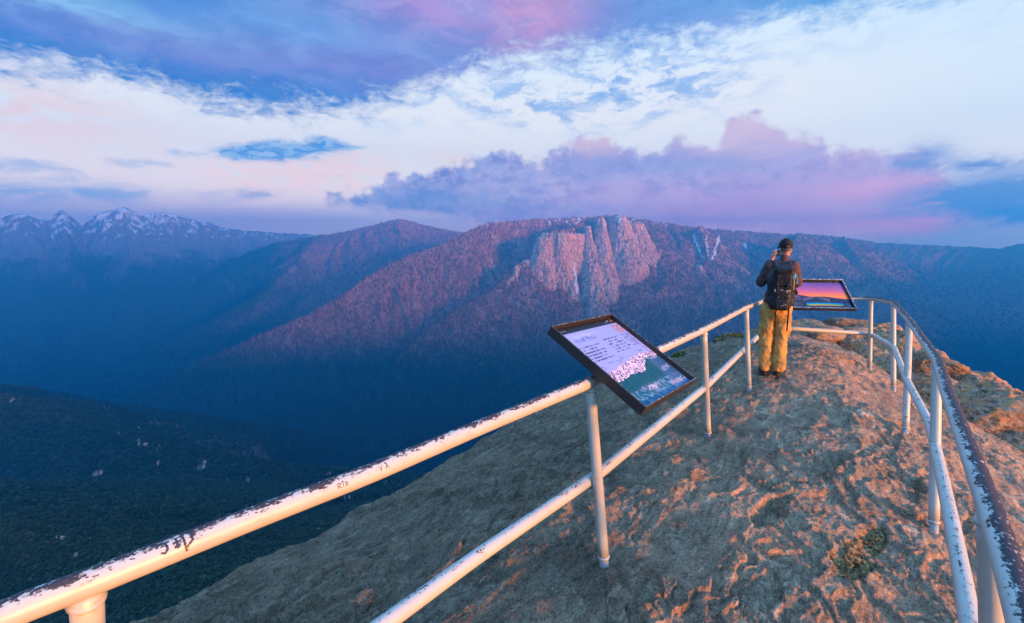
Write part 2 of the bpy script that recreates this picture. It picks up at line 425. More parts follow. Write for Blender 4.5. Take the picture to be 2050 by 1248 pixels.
RIDGES = [
 # far snowy range
 dict(p=RP((-260,450,10540),(-100,430,10540),(0,440,10200),(50,428,10200),(85,442,10200),(125,424,10336),(165,452,10200),(205,428,10064),(250,414,9928),(285,432,10064),(330,426,10336),(380,440,10608),(470,462,10744),(600,470,10880),(760,474,11220),(1000,476,11560)), s=.62, gl=610, ga=85, jag=40, snow=1),
 # ridge left of the pass
 dict(p=RP((360,600,7260),(430,545,7785),(500,505,8221),(560,487,8484),(640,474,8658),(700,464,8747),(760,450,8835),(800,440,8922),(870,458,9009),(960,474,9097),(1100,480,9184)), s=.55, gl=520, ga=120, seed=3),
 dict(p=RP((640,474,8246),(600,520,7497),(540,580,6831),(430,640,6081)), s=.55, gl=420, ga=90, seed=31),
 # long left wall of the valley lost in blue
 dict(p=RP((-500,525,10000),(-200,555,9200),(0,575,8400),(150,590,7840),(260,615,7200),(340,655,6400),(380,695,5840)), s=.5, gl=600, ga=100, seed=4),
 dict(p=RP((-700,585,6800),(-300,635,6000),(-60,680,5400),(60,725,4900),(150,775,4500),(240,825,4150),(300,875,3900)), s=.5, gl=420, ga=80, seed=6),
 # main massif crest
 dict(p=RP((200,835,3700),(280,790,3950),(380,735,4250),(500,685,4600),(600,640,4850),(680,600,5100),(720,570,5300),(770,538,5500),(830,510,5700),(870,498,5850),(905,484,5950),(935,468,6050),(970,452,6200),(1010,446,6500),(1090,441,6900),(1180,438,7100)), s=1.08, gl=360, ga=120, seed=8),
 dict(p=RP((1180,438,7100),(1260,440,6700),(1320,449,6900),(1420,462,7400),(1560,471,7900),(1640,473,8100),(1690,478,8200),(1720,486,8300)), s=.62, gl=330, ga=95, seed=8),
 # rock towers spur
 dict(p=RP((1240,436,6450),(1205,436,6200),(1170,446,5950),(1140,462,5780),(1105,466,5650),(1085,490,5560),(1066,522,5480)), s=1.3, gl=150, ga=65, seed=10, rock=1),
 dict(p=RP((1066,522,5480),(1050,532,5380),(1036,530,5300),(1010,560,5200),(975,592,5080),(925,618,4950),(870,655,4780),(820,695,4600),(790,730,4450),(740,775,4250)), s=.78, gl=190, ga=60, seed=12, rock=.35),
 dict(p=RP((1250,440,6350),(1280,490,5950),(1300,560,5500),(1290,640,5000),(1230,720,4550),(1150,800,4100)), s=.75, gl=210, ga=70, seed=14, rock=.25),
 # buttresses to the right
 dict(p=RP((1400,456,6600),(1420,520,6000),(1390,560,5700),(1400,640,5100),(1370,720,4600),(1330,800,4100)), s=.75, gl=230, ga=70, seed=16, rock=.1),
 dict(p=RP((1600,468,6700),(1570,540,6000),(1540,620,5300),(1500,720,4600)), s=.7, gl=250, ga=70, seed=18),
 dict(p=RP((1690,478,7000),(1735,540,6200),(1790,610,5500),(1860,690,4900),(1950,780,4300)), s=.7, gl=280, ga=75, seed=20),
 # blue ridges far right
 dict(p=RP((1640,474,9130),(1730,482,9130),(1800,500,9130),(1850,511,9130),(1900,515,9020),(1950,510,8800),(2000,505,8690),(2060,500,8580),(2300,480,8360)), s=.55, gl=420, ga=90, seed=22),
 dict(p=RP((1760,488,10000),(1900,494,10000),(2000,500,10000),(2030,492,10000),(2100,484,10000),(2300,470,10000)), s=.5, gl=500, ga=90, seed=24),
 dict(p=RP((2060,502,7800),(2020,600,6500),(1990,700,5300),(2010,800,4500)), s=.55, gl=330, ga=90, seed=26),
 # near wooded shoulder on the left
 dict(p=RP((-700,700,1750),(-300,745,1650),(-60,790,1550),(60,806,1500),(140,832,1480),(230,868,1450),(330,900,1420),(430,918,1450),(520,930,1500),(640,944,1550),(760,962,1560),(860,985,1500),(1000,1030,1400)), s=.50, gl=190, ga=44, seed=28, near=1),
 # nearest brush slope
 dict(p=RP((-600,980,620),(-250,1010,560),(-80,1040,520),(0,1066,500),(60,1086,490),(150,1098,490),(240,1112,490),(320,1142,480),(420,1166,470),(520,1200,460),(700,1240,440)), s=.52, gl=60, ga=9, seed=30, near=2),
]
def terrain_h(GX, GY):
    h = np.full(GX.shape, -1500.0)+60*fbm2(GX/900, GY/900, 4, 99)
    rock = np.zeros(GX.shape); snow = np.zeros(GX.shape)
    for i, r in enumerate(RIDGES):
        f = ridge_field(GX, GY, r['p'], r['s'], r['gl'], r['ga'], r.get('seed', 40+i), capk=.0 if r.get('snow') else .25, jag=r.get('jag', 0), off=.92 if r.get('near') else .55)
        m = f > h
        h = np.where(m, f, h); rock = np.where(m, r.get('rock', 0), rock); snow = np.where(m, r.get('snow', 0), snow)
    # sheer faces of the towers
    return h, rock, snow
NA, NR = (1300, 900) if not QUICK else (600, 400)
aa = np.radians(np.linspace(-57, 57, NA)); rr = np.concatenate([np.exp(np.linspace(math.log(150), math.log(4300), NR*45//100, endpoint=False)), np.exp(np.linspace(math.log(4300), math.log(7200), NR*40//100, endpoint=False)), np.exp(np.linspace(math.log(7200), math.log(12400), NR-NR*45//100-NR*40//100))])
A_, R_ = np.meshgrid(aa, rr, indexing='xy')      # rows radius
GX = np.sin(A_)*R_; GY = np.cos(A_)*R_
H, ROCK, SNOW = terrain_h(GX, GY)
sc_ = np.clip(R_/4000, .12, 2.2)
H = H+ridg2(GX/210, GY/210, 5, 200)*26*np.clip(R_/3000, 0, 1)+fbm2(GX/60, GY/60, 4, 300)*9*sc_
# granite towers: blocks with sheer sides on the spur (px, top, Y, half width m, half depth m, heading deg, steepness)
TOW = [(1122,466,5650,215,260,28,4.0),(1098,474,5600,120,200,20,3.5),(1150,468,5720,120,200,10,4.0),(1174,453,5830,34,150,0,5.0),(1201,438,5950,50,160,5,4.0),(1235,431,6050,80,180,-5,2.8),(1268,446,6050,100,150,-15,2.6),
       (1216,492,5750,70,110,0,3.6),(1246,500,5780,60,120,-10,3.2),(1194,500,5700,50,90,10,4.0),(1278,520,5750,80,120,-20,2.6),(1262,545,5500,60,90,0,2.6),
       (1040,531,5300,55,90,20,3.2),(1022,556,5230,60,90,20,2.6),(1052,560,5280,55,70,10,2.8),(1002,580,5120,45,60,20,2.4),
       (1128,540,5350,75,90,15,2.4),(1095,530,5420,90,90,25,2.0),(1146,562,5250,45,70,0,2.6),(1198,545,5450,55,80,0,3.0),(1390,560,5650,45,110,5,2.6),(1396,530,5800,50,80,0,2.4),(1060,520,5450,60,80,20,2.2)]
TM = np.zeros(H.shape); wxn = fbm2(GX/130, GY/130, 4, 420)*40; wyn = fbm2(GX/130+9, GY/130, 4, 421)*40
colm = ridg2((GX+wxn*1.6)/74, (GY+wyn)/170, 4, 430, .6)-.6
for k, (px, py, Y, ha, hb, hd, stp) in enumerate(TOW):
    c0 = PY(px, py, Y); ca, sa_ = math.cos(R(hd)), math.sin(R(hd))
    X_ = GX-c0[0]+wxn; Y_ = GY-c0[1]+wyn; U_ = X_*ca-Y_*sa_; V_ = X_*sa_+Y_*ca
    dd = ((np.abs(U_)/ha)**2.6+(np.abs(V_)/hb)**2.6)**(1/2.6)
    out = np.maximum(dd-1, 0)*min(ha, hb)
    f = c0[2]-stp*out-.25*np.minimum(dd, 1)**2*60+colm*(10 if k < 3 else 55)*sst(.3, 1.1, dd)+fbm2(GX/28, GY/28, 3, 440+k)*10
    f = f+6*np.sign(gn2(GX/22, GY/22, 450+k))*sst(.6, 1.1, dd)
    f = np.where(out > 240, -1e5, f)
    m = f > H; TM = np.maximum(TM, m*sst(-10, 25, f-H)); H = np.where(m, f, H)
def back_h(BX, BY):
    RB = np.hypot(BX, BY); h = -560-320*sst(400, 1500, RB)+ridg2(BX/900, BY/900, 4, 700)*200
    sx, sy = math.sin(R(SUN_AZ)), math.cos(R(SUN_AZ)); al = BX*sx+BY*sy; ac = BX*sy-BY*sx      # along / across the sun line
    crest = -78-55*sst(-2200, -3200, ac)+105*sst(1500, 600, np.abs(ac))+185*sst(-5300, -6300, ac)+90*gn2(ac/1300, ac*0, 710)+50*gn2(ac/420, ac*0, 711)  # crest raised and lowered to set where its shadow falls
    return np.maximum(h, crest-.42*np.abs(al-1450.0))
wb = sst(49.8, 57, np.abs(np.degrees(A_))); H = H*(1-wb)+back_h(GX, GY)*wb
def blur_slope(H):
    gr = np.gradient(H, axis=0)/np.gradient(R_, axis=0); ga_ = np.gradient(H, axis=1)/(R_*(aa[1]-aa[0])); return np.sqrt(gr**2+ga_**2)
SL = blur_slope(H)
# granite showing through: steep ground, towers, scattered slabs
rn = fbm2(GX/170, GY/170, 5, 500)+.5*fbm2(GX/45, GY/45, 3, 510)
rockm = sst(1.5, 2.1, SL+rn*.6)*sst(1500, 3500, R_)*.6
rockm = np.maximum(rockm, TM*(1-.75*sst(.1, .3, rn-.1)*(SL < 1.6)))
mid = sst(2500, 4200, R_)*(R_ < 9000)
rockm = np.maximum(rockm, mid*sst(.22, .42, rn)*sst(-700, -150, H)*.6)
rockm = np.maximum(rockm, (R_ < 2600)*(SL < .8)*sst(.38, .46, fbm2(GX/38+3, GY/38, 5, 520)+.25*fbm2(GX/9, GY/9, 3, 530)))
rockm = np.where(R_ > 2400, rockm*sst(-1000, -450, H+fbm2(GX/300, GY/300, 3, 540)*250), rockm)
rockm = np.maximum(rockm, SNOW*sst(-450, 50, H+fbm2(GX/400, GY/400, 4, 545)*350))
# snow: the far range, and couloirs on the high crest
sn = fbm2(GX/260, GY/260, 5, 600, .6)
sn2 = ridg2(GX/420, GY/420, 5, 610)
snowm = SNOW*sst(-150, 250, H)*sst(.10, .24, fbm2(GX/150, GY/120, 6, 605, .72)+(H-300)/1500)*.5
PXc = 1025+F*GX/GY*1.0
cr = fbm2(PXc/9, H/140, 4, 620)
snowm = np.maximum(snowm, (R_ > 5600)*(R_ < 8500)*(PXc > 960)*(PXc < 1330)*sst(230, 420, H+fbm2(GX/60, GY/60, 3, 640)*120)*sst(.16, .34, cr+.3*fbm2(GX/25, GY/25, 3, 641))*.8)
for (x0, y0, x1, y1, w) in ((1383,470,1402,515,3.0),(1407,470,1415,512,1.8),(1435,470,1424,520,3.0),(1148,520,1156,585,2.2),(1478,472,1492,500,3.0)):
    for_y = 495-F*(H-CAMZ)/GY*.98
    tt = np.clip((for_y-y0)/(y1-y0), 0, 1); cx = x0+(x1-x0)*tt+3.4*gn2(H/55, H*0+x0, 650)
    snowm = np.maximum(snowm, (R_ > 4600)*(R_ < 8000)*(for_y > y0)*(for_y < y1)*sst(w*1.2, w*.2, np.abs(PXc-cx)+w*.9*fbm2(GX/22, H/30, 3, 651)*1.6)*sst(0,.15,tt)*.85)
deadwood_glowm = sst(3900, 4700, R_)*sst(-3000, -1500, GX+.18*GY+fbm2(GX/500, GY/500, 4, 660)*900)*sst(-1250, -850, H)  # red of dead trees, with sunset light painted into the forest colour
V = np.stack([GX, GY, H], -1).reshape(-1, 3)
tm, t = new_mat('mountain_ground'); b = t.bsdf; b.inputs['Roughness'].default_value = .95; b.inputs['Specular IOR Level'].default_value = .1
oc = t.coord('Object')
g1 = t.noise(oc, .012, 6, .6); g2 = t.noise(oc, .05, 5, .65); g3 = t.noise(t.vm('MULTIPLY', oc, (1, 1, .25)), .03, 6, .65)
far = t.ss(3600, 4600, t.vm('LENGTH', oc, out=1)); forest = t.mix(t.ss(.35, .7, g1), (.014, .022, .012), (.030, .032, .018)); forest = t.mix(t.ss(.5, .75, g2)*.6, forest, (.045, .038, .025)); forest = t.mix(far, forest, t.mix(t.ss(.4, .65, g2), (.024, .032, .018), (.05, .05, .03))); forest = t.mix(t.attr('deadwood_glow'), forest, t.mix(t.ss(.4, .65, g2), (.24, .072, .046), (.40, .12, .08)))  # last mix lays on dead-tree red and painted sunset glow
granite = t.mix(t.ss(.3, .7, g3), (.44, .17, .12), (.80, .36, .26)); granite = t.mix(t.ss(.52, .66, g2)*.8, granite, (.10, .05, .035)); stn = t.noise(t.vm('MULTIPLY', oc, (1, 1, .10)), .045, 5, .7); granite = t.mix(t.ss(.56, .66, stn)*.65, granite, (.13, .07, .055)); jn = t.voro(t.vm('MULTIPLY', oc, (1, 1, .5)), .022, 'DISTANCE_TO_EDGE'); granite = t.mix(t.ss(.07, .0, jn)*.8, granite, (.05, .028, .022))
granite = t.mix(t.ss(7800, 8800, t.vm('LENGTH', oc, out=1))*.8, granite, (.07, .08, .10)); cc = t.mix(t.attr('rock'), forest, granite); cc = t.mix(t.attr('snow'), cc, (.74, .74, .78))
t.put(b.inputs['Base Color'], cc)
bn = t.node('ShaderNodeBump'); bn.inputs['Strength'].default_value = .9; bn.inputs['Distance'].default_value = 14
t.put(bn.inputs['Height'], g3+g2*.6); t.put(b.inputs['Normal'], X(t, bn.outputs[0]))
terr = mesh_np('mountains', V, grid_faces(NR, NA), tm, attrs={'rock': rockm.ravel(), 'snow': snowm.ravel(), 'deadwood_glow': deadwood_glowm.ravel()})
tag(terr, kind='structure')

# unseen hills added behind the viewer, crest shaped to shade valley and brush
nb = 300; ab = np.radians(np.linspace(57, 303, nb)); rb = np.exp(np.linspace(math.log(150), math.log(9200), 170))
AB, RB = np.meshgrid(ab, rb, indexing='xy'); BX = np.sin(AB)*RB; BY = np.cos(AB)*RB
HB = back_h(BX, BY)
BX = np.clip(BX, -10300, 10300); BY = np.maximum(BY, -1800); HB = np.where((RB > 9000) | (BY <= -1800), -900, HB)
bt = mesh_np('shading_hills', np.stack([BX, BY, HB], -1).reshape(-1, 3), grid_faces(len(rb), nb), tm, attrs={'rock': np.zeros(HB.size), 'snow': np.zeros(HB.size), 'deadwood_glow': np.zeros(HB.size)})
tag(bt, kind='structure')

# ------------------------------------------------------------------ forest: conifers on the massif, oaks and brush on the near slopes
rng = np.random.default_rng(5)
def sample_h(a, r):
    fi = (a-aa[0])/(aa[1]-aa[0]); fj = np.interp(r, rr, np.arange(NR))
    i = np.clip(fi.astype(int), 0, NA-2); j = np.clip(fj.astype(int), 0, NR-2); u = fi-i; v = fj-j
    def bl(G): return (G[j, i]*(1-u)+G[j, i+1]*u)*(1-v)+(G[j+1, i]*(1-u)+G[j+1, i+1]*u)*v
    return bl(H), bl(rockm), bl(snowm), bl(deadwood_glowm)
def forest_mesh(name, n, r0, r1, h0, h1, wid, kind, mat, label, cat, pw=1.0, azr=(-52, 52)):
    a = np.radians(rng.uniform(azr[0], azr[1], n)); r = np.exp(rng.uniform(math.log(r0), math.log(r1), n))
    z, rk, snw, glw = sample_h(a, r)
    x = np.sin(a)*r; y = np.cos(a)*r
    dens = fbm2(x/(70*r0/1500), y/(70*r0/1500), 4, 800)
    keep = (rng.random(n) > rk*1.05) & (rng.random(n) > snw*1.2) & (dens+rng.uniform(-.3, .3, n) > -.22)
    x, y, z, r, glw = x[keep], y[keep], z[keep], r[keep], glw[keep]; m = len(x)
    hh = rng.uniform(h0, h1, m); ww = hh*rng.uniform(*wid, m); rot = rng.uniform(0, 6.28, m)
    if kind == 'cone':
        k = 5; base = np.array([[math.cos(i*2*math.pi/k), math.sin(i*2*math.pi/k), 0] for i in range(k)]+[[0, 0, 1]])
        fc = np.array([[i, (i+1) % k, k] for i in range(k)])
    else:
        bm = bmesh.new(); bmesh.ops.create_icosphere(bm, subdivisions=1 if m < 60000 else 1, radius=1); base = np.array([v.co[:] for v in bm.verts]); fc = np.array([[v.index for v in f.verts] for f in bm.faces]); bm.free()
        base = base*[1, 1, .8]; base[:, 2] += .35
    c, s = np.cos(rot), np.sin(rot)
    B = np.broadcast_to(base, (m,)+base.shape).copy()
    if kind != 'cone': B *= rng.uniform(.6, 1.35, (m, len(base), 1)); 
    Vx = (B[..., 0]*c[:, None]-B[..., 1]*s[:, None])*ww[:, None]+x[:, None]
    Vy = (B[..., 0]*s[:, None]+B[..., 1]*c[:, None])*ww[:, None]+y[:, None]
    Vz = B[..., 2]*hh[:, None]+z[:, None]-hh[:, None]*.04
    V = np.stack([Vx, Vy, Vz], -1).reshape(-1, 3)
    Fc = (fc[None]+(np.arange(m)*len(base))[:, None, None]).reshape(-1, 3)
    tone = np.repeat(rng.random(m), len(base))
    o = mesh_np(name, V, Fc, mat, smooth=False, attrs={'tone': tone, 'deadwood_glow': np.repeat(glw, len(base))}); tag(o, label, cat, kind='stuff'); return o
def leaf_mat(name, a, b_, c_):
    m, t = new_mat(name); t.bsdf.inputs['Roughness'].default_value = .9; t.bsdf.inputs['Specular IOR Level'].default_value = .15
    tn = t.attr('tone'); t.put(t.bsdf.inputs['Base Color'], t.mix(t.ss(.8, 1, tn), t.mix(tn, a, b_), c_)); return m
lm1 = leaf_mat('conifer_needles', (.10, .034, .020), (.30, .088, .052), (.48, .15, .09))  # reds for dead trees, deepened to carry the sunset light
t_ = NT(lm1.node_tree); b_ = lm1.node_tree.nodes['Principled BSDF']; l_ = b_.inputs['Base Color'].links[0].from_socket; t_.put(b_.inputs['Base Color'], t_.mix(t_.attr('deadwood_glow'), t_.mix(t_.attr('tone'), (.014, .022, .014), (.045, .05, .03)), X(t_, l_)))
lm2 = leaf_mat('oak_foliage', (.008, .016, .009), (.024, .034, .016), (.045, .038, .022))
lm3 = leaf_mat('brush_foliage', (.008, .015, .007), (.030, .038, .016), (.055, .045, .025))
ND = 1.0 if not QUICK else .3
forest_mesh('conifer_forest', int(330000*ND), 2700, 10500, 18, 42, (.16, .24), 'cone', lm1, 'dark conifer forest covering the flanks of the rocky massif', 'forest')
forest_mesh('oak_woodland', int(130000*ND), 900, 3300, 3.5, 8.5, (.45, .75), 'blob', lm2, 'dark oak woodland on the middle valley shoulder at left', 'woodland', azr=(-52, 10))
forest_mesh('brush', int(90000*ND), 230, 1000, 1.0, 3.4, (.5, .9), 'blob', lm3, 'dense green brush on the nearest slope at lower left', 'brush', azr=(-56, -5))

print('HMAX', H.max(), HB.max()); top_z = float(max(H.max(), HB.max(), 300))+12
for v in hz.data.vertices:
    if v.co.z > 0: v.co.z = top_z
# ------------------------------------------------------------------ granite summit
LE = [(350,1248,-.42),(524,1144,-.45),(707,1050,-.5),(815,995,-.5),(877,957,-.5),(947,914,-.5),(1022,862,-.5),(1105,808,-.48),(1180,770,-.45),(1260,740,-.4),(1330,718,-.36),(1400,697,-.3),(1450,680,-.25),(1500,664,-.2),(1540,655,-.15),(1585,662,-.05),(1620,668,-.05)]
RE_ = [(1650,678,-.08),(1690,700,-.15),(1732,725,-.2),(1781,757,-.25),(1837,797,-.34),(1880,822,-.42),(1936,849,-.5),(1991,880,-.55),(2050,914,-.6),(2150,975,-.7)]
left_e = [PZ(*p) for p in LE]; right_e = [PZ(*p) for p in RE_]
back = [np.array([5.6, -1.0, -.9]), np.array([4.0, -4.0, -.9]), np.array([0, -6.0, -.5]), np.array([-3.6, -3.5, -.5]), np.array([-3.0, .2, -.45])]
POLY = np.array([p for p in left_e]+[p for p in right_e]+back)
ctrl = [PZ(1211,1137,0), PZ(1418,877,0), PZ(1500,785,0), PZ(1548,746,.12), PZ(1740,743,-.08), PZ(1790,784,-.1), PZ(1813,870,-.1), PZ(1870,1066,-.12), (-.87,.85,.0), (1.4,1.2,-.05), (0,0,.02), (0,-2,0),
        PZ(1600,690,.12), PZ(1600,850,.02), PZ(1650,1000,-.02), PZ(1500,1150,.0), PZ(1350,1200,.0), PZ(1700,1110,-.05), PZ(1620,760,.08)]
CP = np.array([np.asarray(c, float) for c in ctrl]+[p for p in left_e[::2]]+[p for p in right_e]+back)
def tps(r2): return np.where(r2 > 0, .5*r2*np.log(np.maximum(r2, 1e-12)), 0)
n_ = len(CP); K = tps(((CP[:, None, :2]-CP[None, :, :2])**2).sum(-1))+np.eye(n_)*.02
Pm = np.hstack([np.ones((n_, 1)), CP[:, :2]]); Am = np.block([[K, Pm], [Pm.T, np.zeros((3, 3))]])
wts = np.linalg.solve(Am, np.concatenate([CP[:, 2], np.zeros(3)]))
def rbf(x, y):
    h = wts[n_]+wts[n_+1]*x+wts[n_+2]*y
    for i in range(n_): h = h+wts[i]*tps((x-CP[i, 0])**2+(y-CP[i, 1])**2)
    return h
def poly_d(x, y, poly):
    """signed distance to closed polygon (negative inside) and nearest boundary point"""
    best = np.full(x.shape, 1e9); nx_ = x.copy(); ny_ = y.copy(); ins = np.zeros(x.shape, bool)
    for a, b in zip(poly, np.roll(poly, -1, axis=0)):
        d0, d1 = b[0]-a[0], b[1]-a[1]; t = np.clip(((x-a[0])*d0+(y-a[1])*d1)/(d0*d0+d1*d1+1e-12), 0, 1)
        qx = a[0]+t*d0; qy = a[1]+t*d1; dd = (x-qx)**2+(y-qy)**2; m = dd < best
        best = np.where(m, dd, best); nx_ = np.where(m, qx, nx_); ny_ = np.where(m, qy, ny_)
        cr = ((a[1] > y) != (b[1] > y)) & (x < (b[0]-a[0])*(y-a[1])/(b[1]-a[1]+1e-12)+a[0]); ins ^= cr
    dd = np.sqrt(best); return np.where(ins, -dd, dd), nx_, ny_
def line_sd(x, y, P):
    best = np.full(x.shape, 1e9); sg = np.ones(x.shape); ss_ = np.zeros(x.shape); L0 = 0
    for a, b in zip(P[:-1], P[1:]):
        d0, d1 = b[0]-a[0], b[1]-a[1]; L = math.hypot(d0, d1)+1e-9; t = np.clip(((x-a[0])*d0+(y-a[1])*d1)/L**2, 0, 1)
        ex = x-a[0]-t*d0; ey = y-a[1]-t*d1; dd = ex*ex+ey*ey; m = dd < best
        best = np.where(m, dd, best); sg = np.where(m, np.sign(ex*d1-ey*d0), sg); ss_ = np.where(m, L0+t*L, ss_); L0 += L
    return np.sqrt(best), sg, ss_/L0
Z8 = lambda *p: [(1150+a/2.053, 640+b/2.053) for a, b in p]
LIPS = [(Z8((1180,375),(1140,420),(1125,455),(1130,480)), .03), (Z8((1130,560),(1110,600),(1100,640),(1020,680),(940,710),(950,745)), .03),
        (Z8((1075,880),(1045,935),(1030,1000),(1025,1070),(985,1110),(960,1150),(880,1150),(840,1210),(770,1255)), .035),
        (Z8((380,1185),(300,1215),(230,1245)), .03), (Z8((1100,560),(1085,600),(1000,610),(975,570)), .02),
        ([(1695,718),(1665,724),(1622,720)], .035), (Z8((900,570),(860,575),(800,590)), .02), (Z8((840,350),(815,365),(780,380)), .03), (Z8((1000,430),(960,470),(970,500),(900,510)), .02),
        (Z8((560,630),(480,660),(420,690),(330,720)), .025), (Z8((940,215),(900,225),(860,235)), .02), ([(1700,780),(1672,800),(1690,840),(1700,862)], .025),
        ([(1800,880),(1790,930),(1815,950)], .02), ([(1850,945),(1838,985),(1850,1010)], .025), ([(1640,905),(1620,930),(1585,925)], .02), ([(1700,940),(1680,965),(1610,968)], .02)]
LIPW = [(np.array([PZ(a, b, 0)[:2] for a, b in P]), A) for P, A in LIPS]
PIT = np.array([PZ(a, b, -.05) for a, b in ((1655,1133),(1672,1122),(1693,1111),(1712,1092),(1732,1073),(1752,1060),(1768,1058),(1777,1080),(1773,1106),(1752,1124),(1737,1144),(1752,1152),(1756,1163),(1732,1179),(1700,1182),(1675,1177),(1660,1155))])
HOLES = [((1470,940),(1492,908),.05,.05), ((1522,1052),(1552,1020),.05,.10), ((1430,1345),(1440,1340),.01,.05), ((1562,815),(1570,800),.03,.04), ((1678,945),(1688,925),.04,.05), ((1835,960),(1842,985),.03,.05)]
CREST = np.array([PY(*p) for p in ((1690,668,10.4),(1712,662,10.2),(1745,655,9.8),(1775,664,9.3),(1804,674,8.8),(1837,694,8.3),(1892,730,7.6),(1947,750,7.0),(1990,772,6.6),(2022,792,6.3),(2036,830,5.9),(2110,870,5.2),(2250,960,4.4))])
def dome_h(x, y, detail=True):
    sd, qx, qy = poly_d(x, y, POLY)
    wob = fbm2(x/.9, y/.9, 4, 50)*.28 if detail else 0
    inside = sd < 0
    z = rbf(np.where(inside, x, qx), np.where(inside, y, qy))
    d = np.maximum(sd+np.minimum(wob, .12)+.13*sst(1.2, -.5, x-y*.5), 0)
    z = z-(1.55*(np.sqrt(d*d+1.1**2)-1.1)+.10*d)
    crev = (qx > 3.8) & (qy > 2.5) & (sd > 0)      # crevice side falls away at once
    z = np.where(crev, z-.9*sst(.0, .5, sd), z)
    # neighbouring outcrop
    cd, cs, ct_ = line_sd(x, y, CREST)
    cz = np.interp(ct_, np.linspace(0, 1, 200), np.interp(np.linspace(0, 1, 200), *(lambda s: (s/s[-1], CREST[:, 2]))(np.concatenate([[0], np.cumsum(np.linalg.norm(np.diff(CREST[:, :2], axis=0), axis=1))]))))
    inner = cs < 0
    side = np.where(cs*1.0 > 0, 1, -1)
    w = cd+fbm2(x/.5, y/.5, 4, 60)*.35
    # left of the crest (towards the path): gentle slab, then broken face; right: rounded drop
    lf = .16*w+.9*np.maximum(w-.95, 0)+1.6*np.maximum(w-1.35, 0)
    rt = .25*np.maximum(w, 0)+.55*np.maximum(w, 0)**2
    o = cz-np.where(side > 0, lf, np.minimum(rt, 6+w))
    blk = fbm2(x/.42+7, y/.42, 4, 61); o = o+.10*(np.floor(blk*4+.5)/4)+.05*blk
    o = o-.12*sst(.82, .98, ridg2(x/1.1, y/1.1, 2, 62))
    o = np.where(ct_ >= 1, -50, o)
    lich = (o > z)*1.0
    z = np.maximum(z, o)
    return z, sd, lich
NAd, NRd = (1700, 1300) if not QUICK else (800, 600)
aD = np.radians(np.linspace(-112, 112, NAd)); rD = np.exp(np.linspace(math.log(.35), math.log(34), NRd))
AD, RD = np.meshgrid(aD, rD, indexing='xy'); DX = np.sin(AD)*RD; DY = np.cos(AD)*RD
DH, SD, LICH = dome_h(DX, DY)
# foliation runs up the left flank
ux, uy = .62, .78
al_ = DX*ux+DY*uy; ac_ = DX*uy-DY*ux
nearm = np.clip(RD/3, .3, 2.5)
lowf = fbm2(DX/1.3, DY/1.3, 4, 70)
DH += lowf*.035+fbm2(al_/.9, ac_/.28, 5, 71, .55)*.035
wx_ = fbm2(DX/.6, DY/.6, 4, 72)*.35; wy_ = fbm2(DX/.6+9, DY/.6, 4, 73)*.35
# exfoliation sheets: terraced noise gives irregular lips
for (sc1, A, sd_, k_) in ((1.5, .026, 74, 5.0), (.7, .015, 75, 5.0), (.33, .010, 76, 4.0)):
    f = (fbm2((al_+wx_)/sc1, (ac_+wy_)/(sc1*.6), 3, sd_)+.6)*k_; fl = np.floor(f); fr_ = f-fl
    DH += A*(fl+sst(.0, .06, fr_)-.2*fr_-.8*f)*sst(-.2, .2, lowf+.15)
# joints and hairline cracks
ck = ridg2((al_+wx_)/1.9, (ac_+wy_)/1.1, 2, 77); DH -= .030*sst(.925, .975, ck)*sst(-.25, .1, fbm2(DX/1.5, DY/1.5, 2, 78))
lfm = sst(.2, 1.2, -(DX*.78-DY*.62)-.4); DH += lfm*(.040*(ridg2(al_/.7+4, (ac_+wy_*.4)/.13, 4, 86)-.6)+.024*fbm2(al_/.35, ac_/.09, 3, 87))
DH += .012*np.sign(1)*(ridg2((al_+wx_*.5)/.42, (ac_+wy_*.5)/.16, 4, 79)-.6)
# pits and knobs
for sc1, A, sd_ in ((.16, .014, 80), (.07, .008, 81), (.03, .0042, 82)):
    DH += A*fbm2(DX/sc1, DY/sc1, 3, sd_, .6)
DH -= .014*sst(.25, .5, fbm2(DX/.11, DY/.08, 3, 83))
wlx = DX+fbm2(DX/.14, DY/.14, 3, 84)*.07; wly = DY+fbm2(DX/.14+5, DY/.14, 3, 85)*.07
for P, A in LIPW:
    m = (np.abs(DX-P[:, 0].mean()) < 2.2) & (np.abs(DY-P[:, 1].mean()) < 2.2)
    dd, sg, tt = line_sd(wlx[m], wly[m], P); e = sst(0, .12, tt)*sst(1, .88, tt)
    s_ = dd*np.where(np.ones_like(sg) > 0, sg, 1)
    # sheet stands proud on the far side of the sun, edge faces it
    lr = -s_
    DH[m] += A*e*(np.exp(-np.maximum(lr, 0)/.30)*sst(-.012, .006, lr))-A*.55*e*np.exp(-np.maximum(-lr, 0)/.10)*(lr < 0)
for (p0, p1, w, dp) in HOLES:
    P = np.array([PZ(p0[0], min(p0[1], 1400), 0)[:2], PZ(p1[0], p1[1], 0)[:2]])
    dd, sg, tt = line_sd(wlx, wly, P); DH -= dp*sst(w*1.6, w*.3, dd)
psd, _, _ = poly_d(wlx*.5+DX*.5, wly*.5+DY*.5, PIT)
pit = sst(.012, -.012, psd); DH = DH-pit*.022+pit*.012*fbm2(DX/.02, DY/.02, 2, 90)
rim_ = 0
rk, t = new_mat('granite'); b = t.bsdf; b.inputs['Roughness'].default_value = .88; b.inputs['Specular IOR Level'].default_value = .22
oc = t.coord('Object')
big = t.noise(oc, .9, 5, .6); medn = t.noise(oc, 4.5, 6, .62); fine = t.noise(oc, 38, 5, .7); grain = t.noise(oc, 190, 3, .75)
st_v = t.vm('ADD', t.xyz(*(lambda s: (s[0]*.62+s[1]*.78, (s[0]*.78-s[1]*.62)*4.0, s[2]*4.0))(t.sep(oc))), (3, 3, 3))
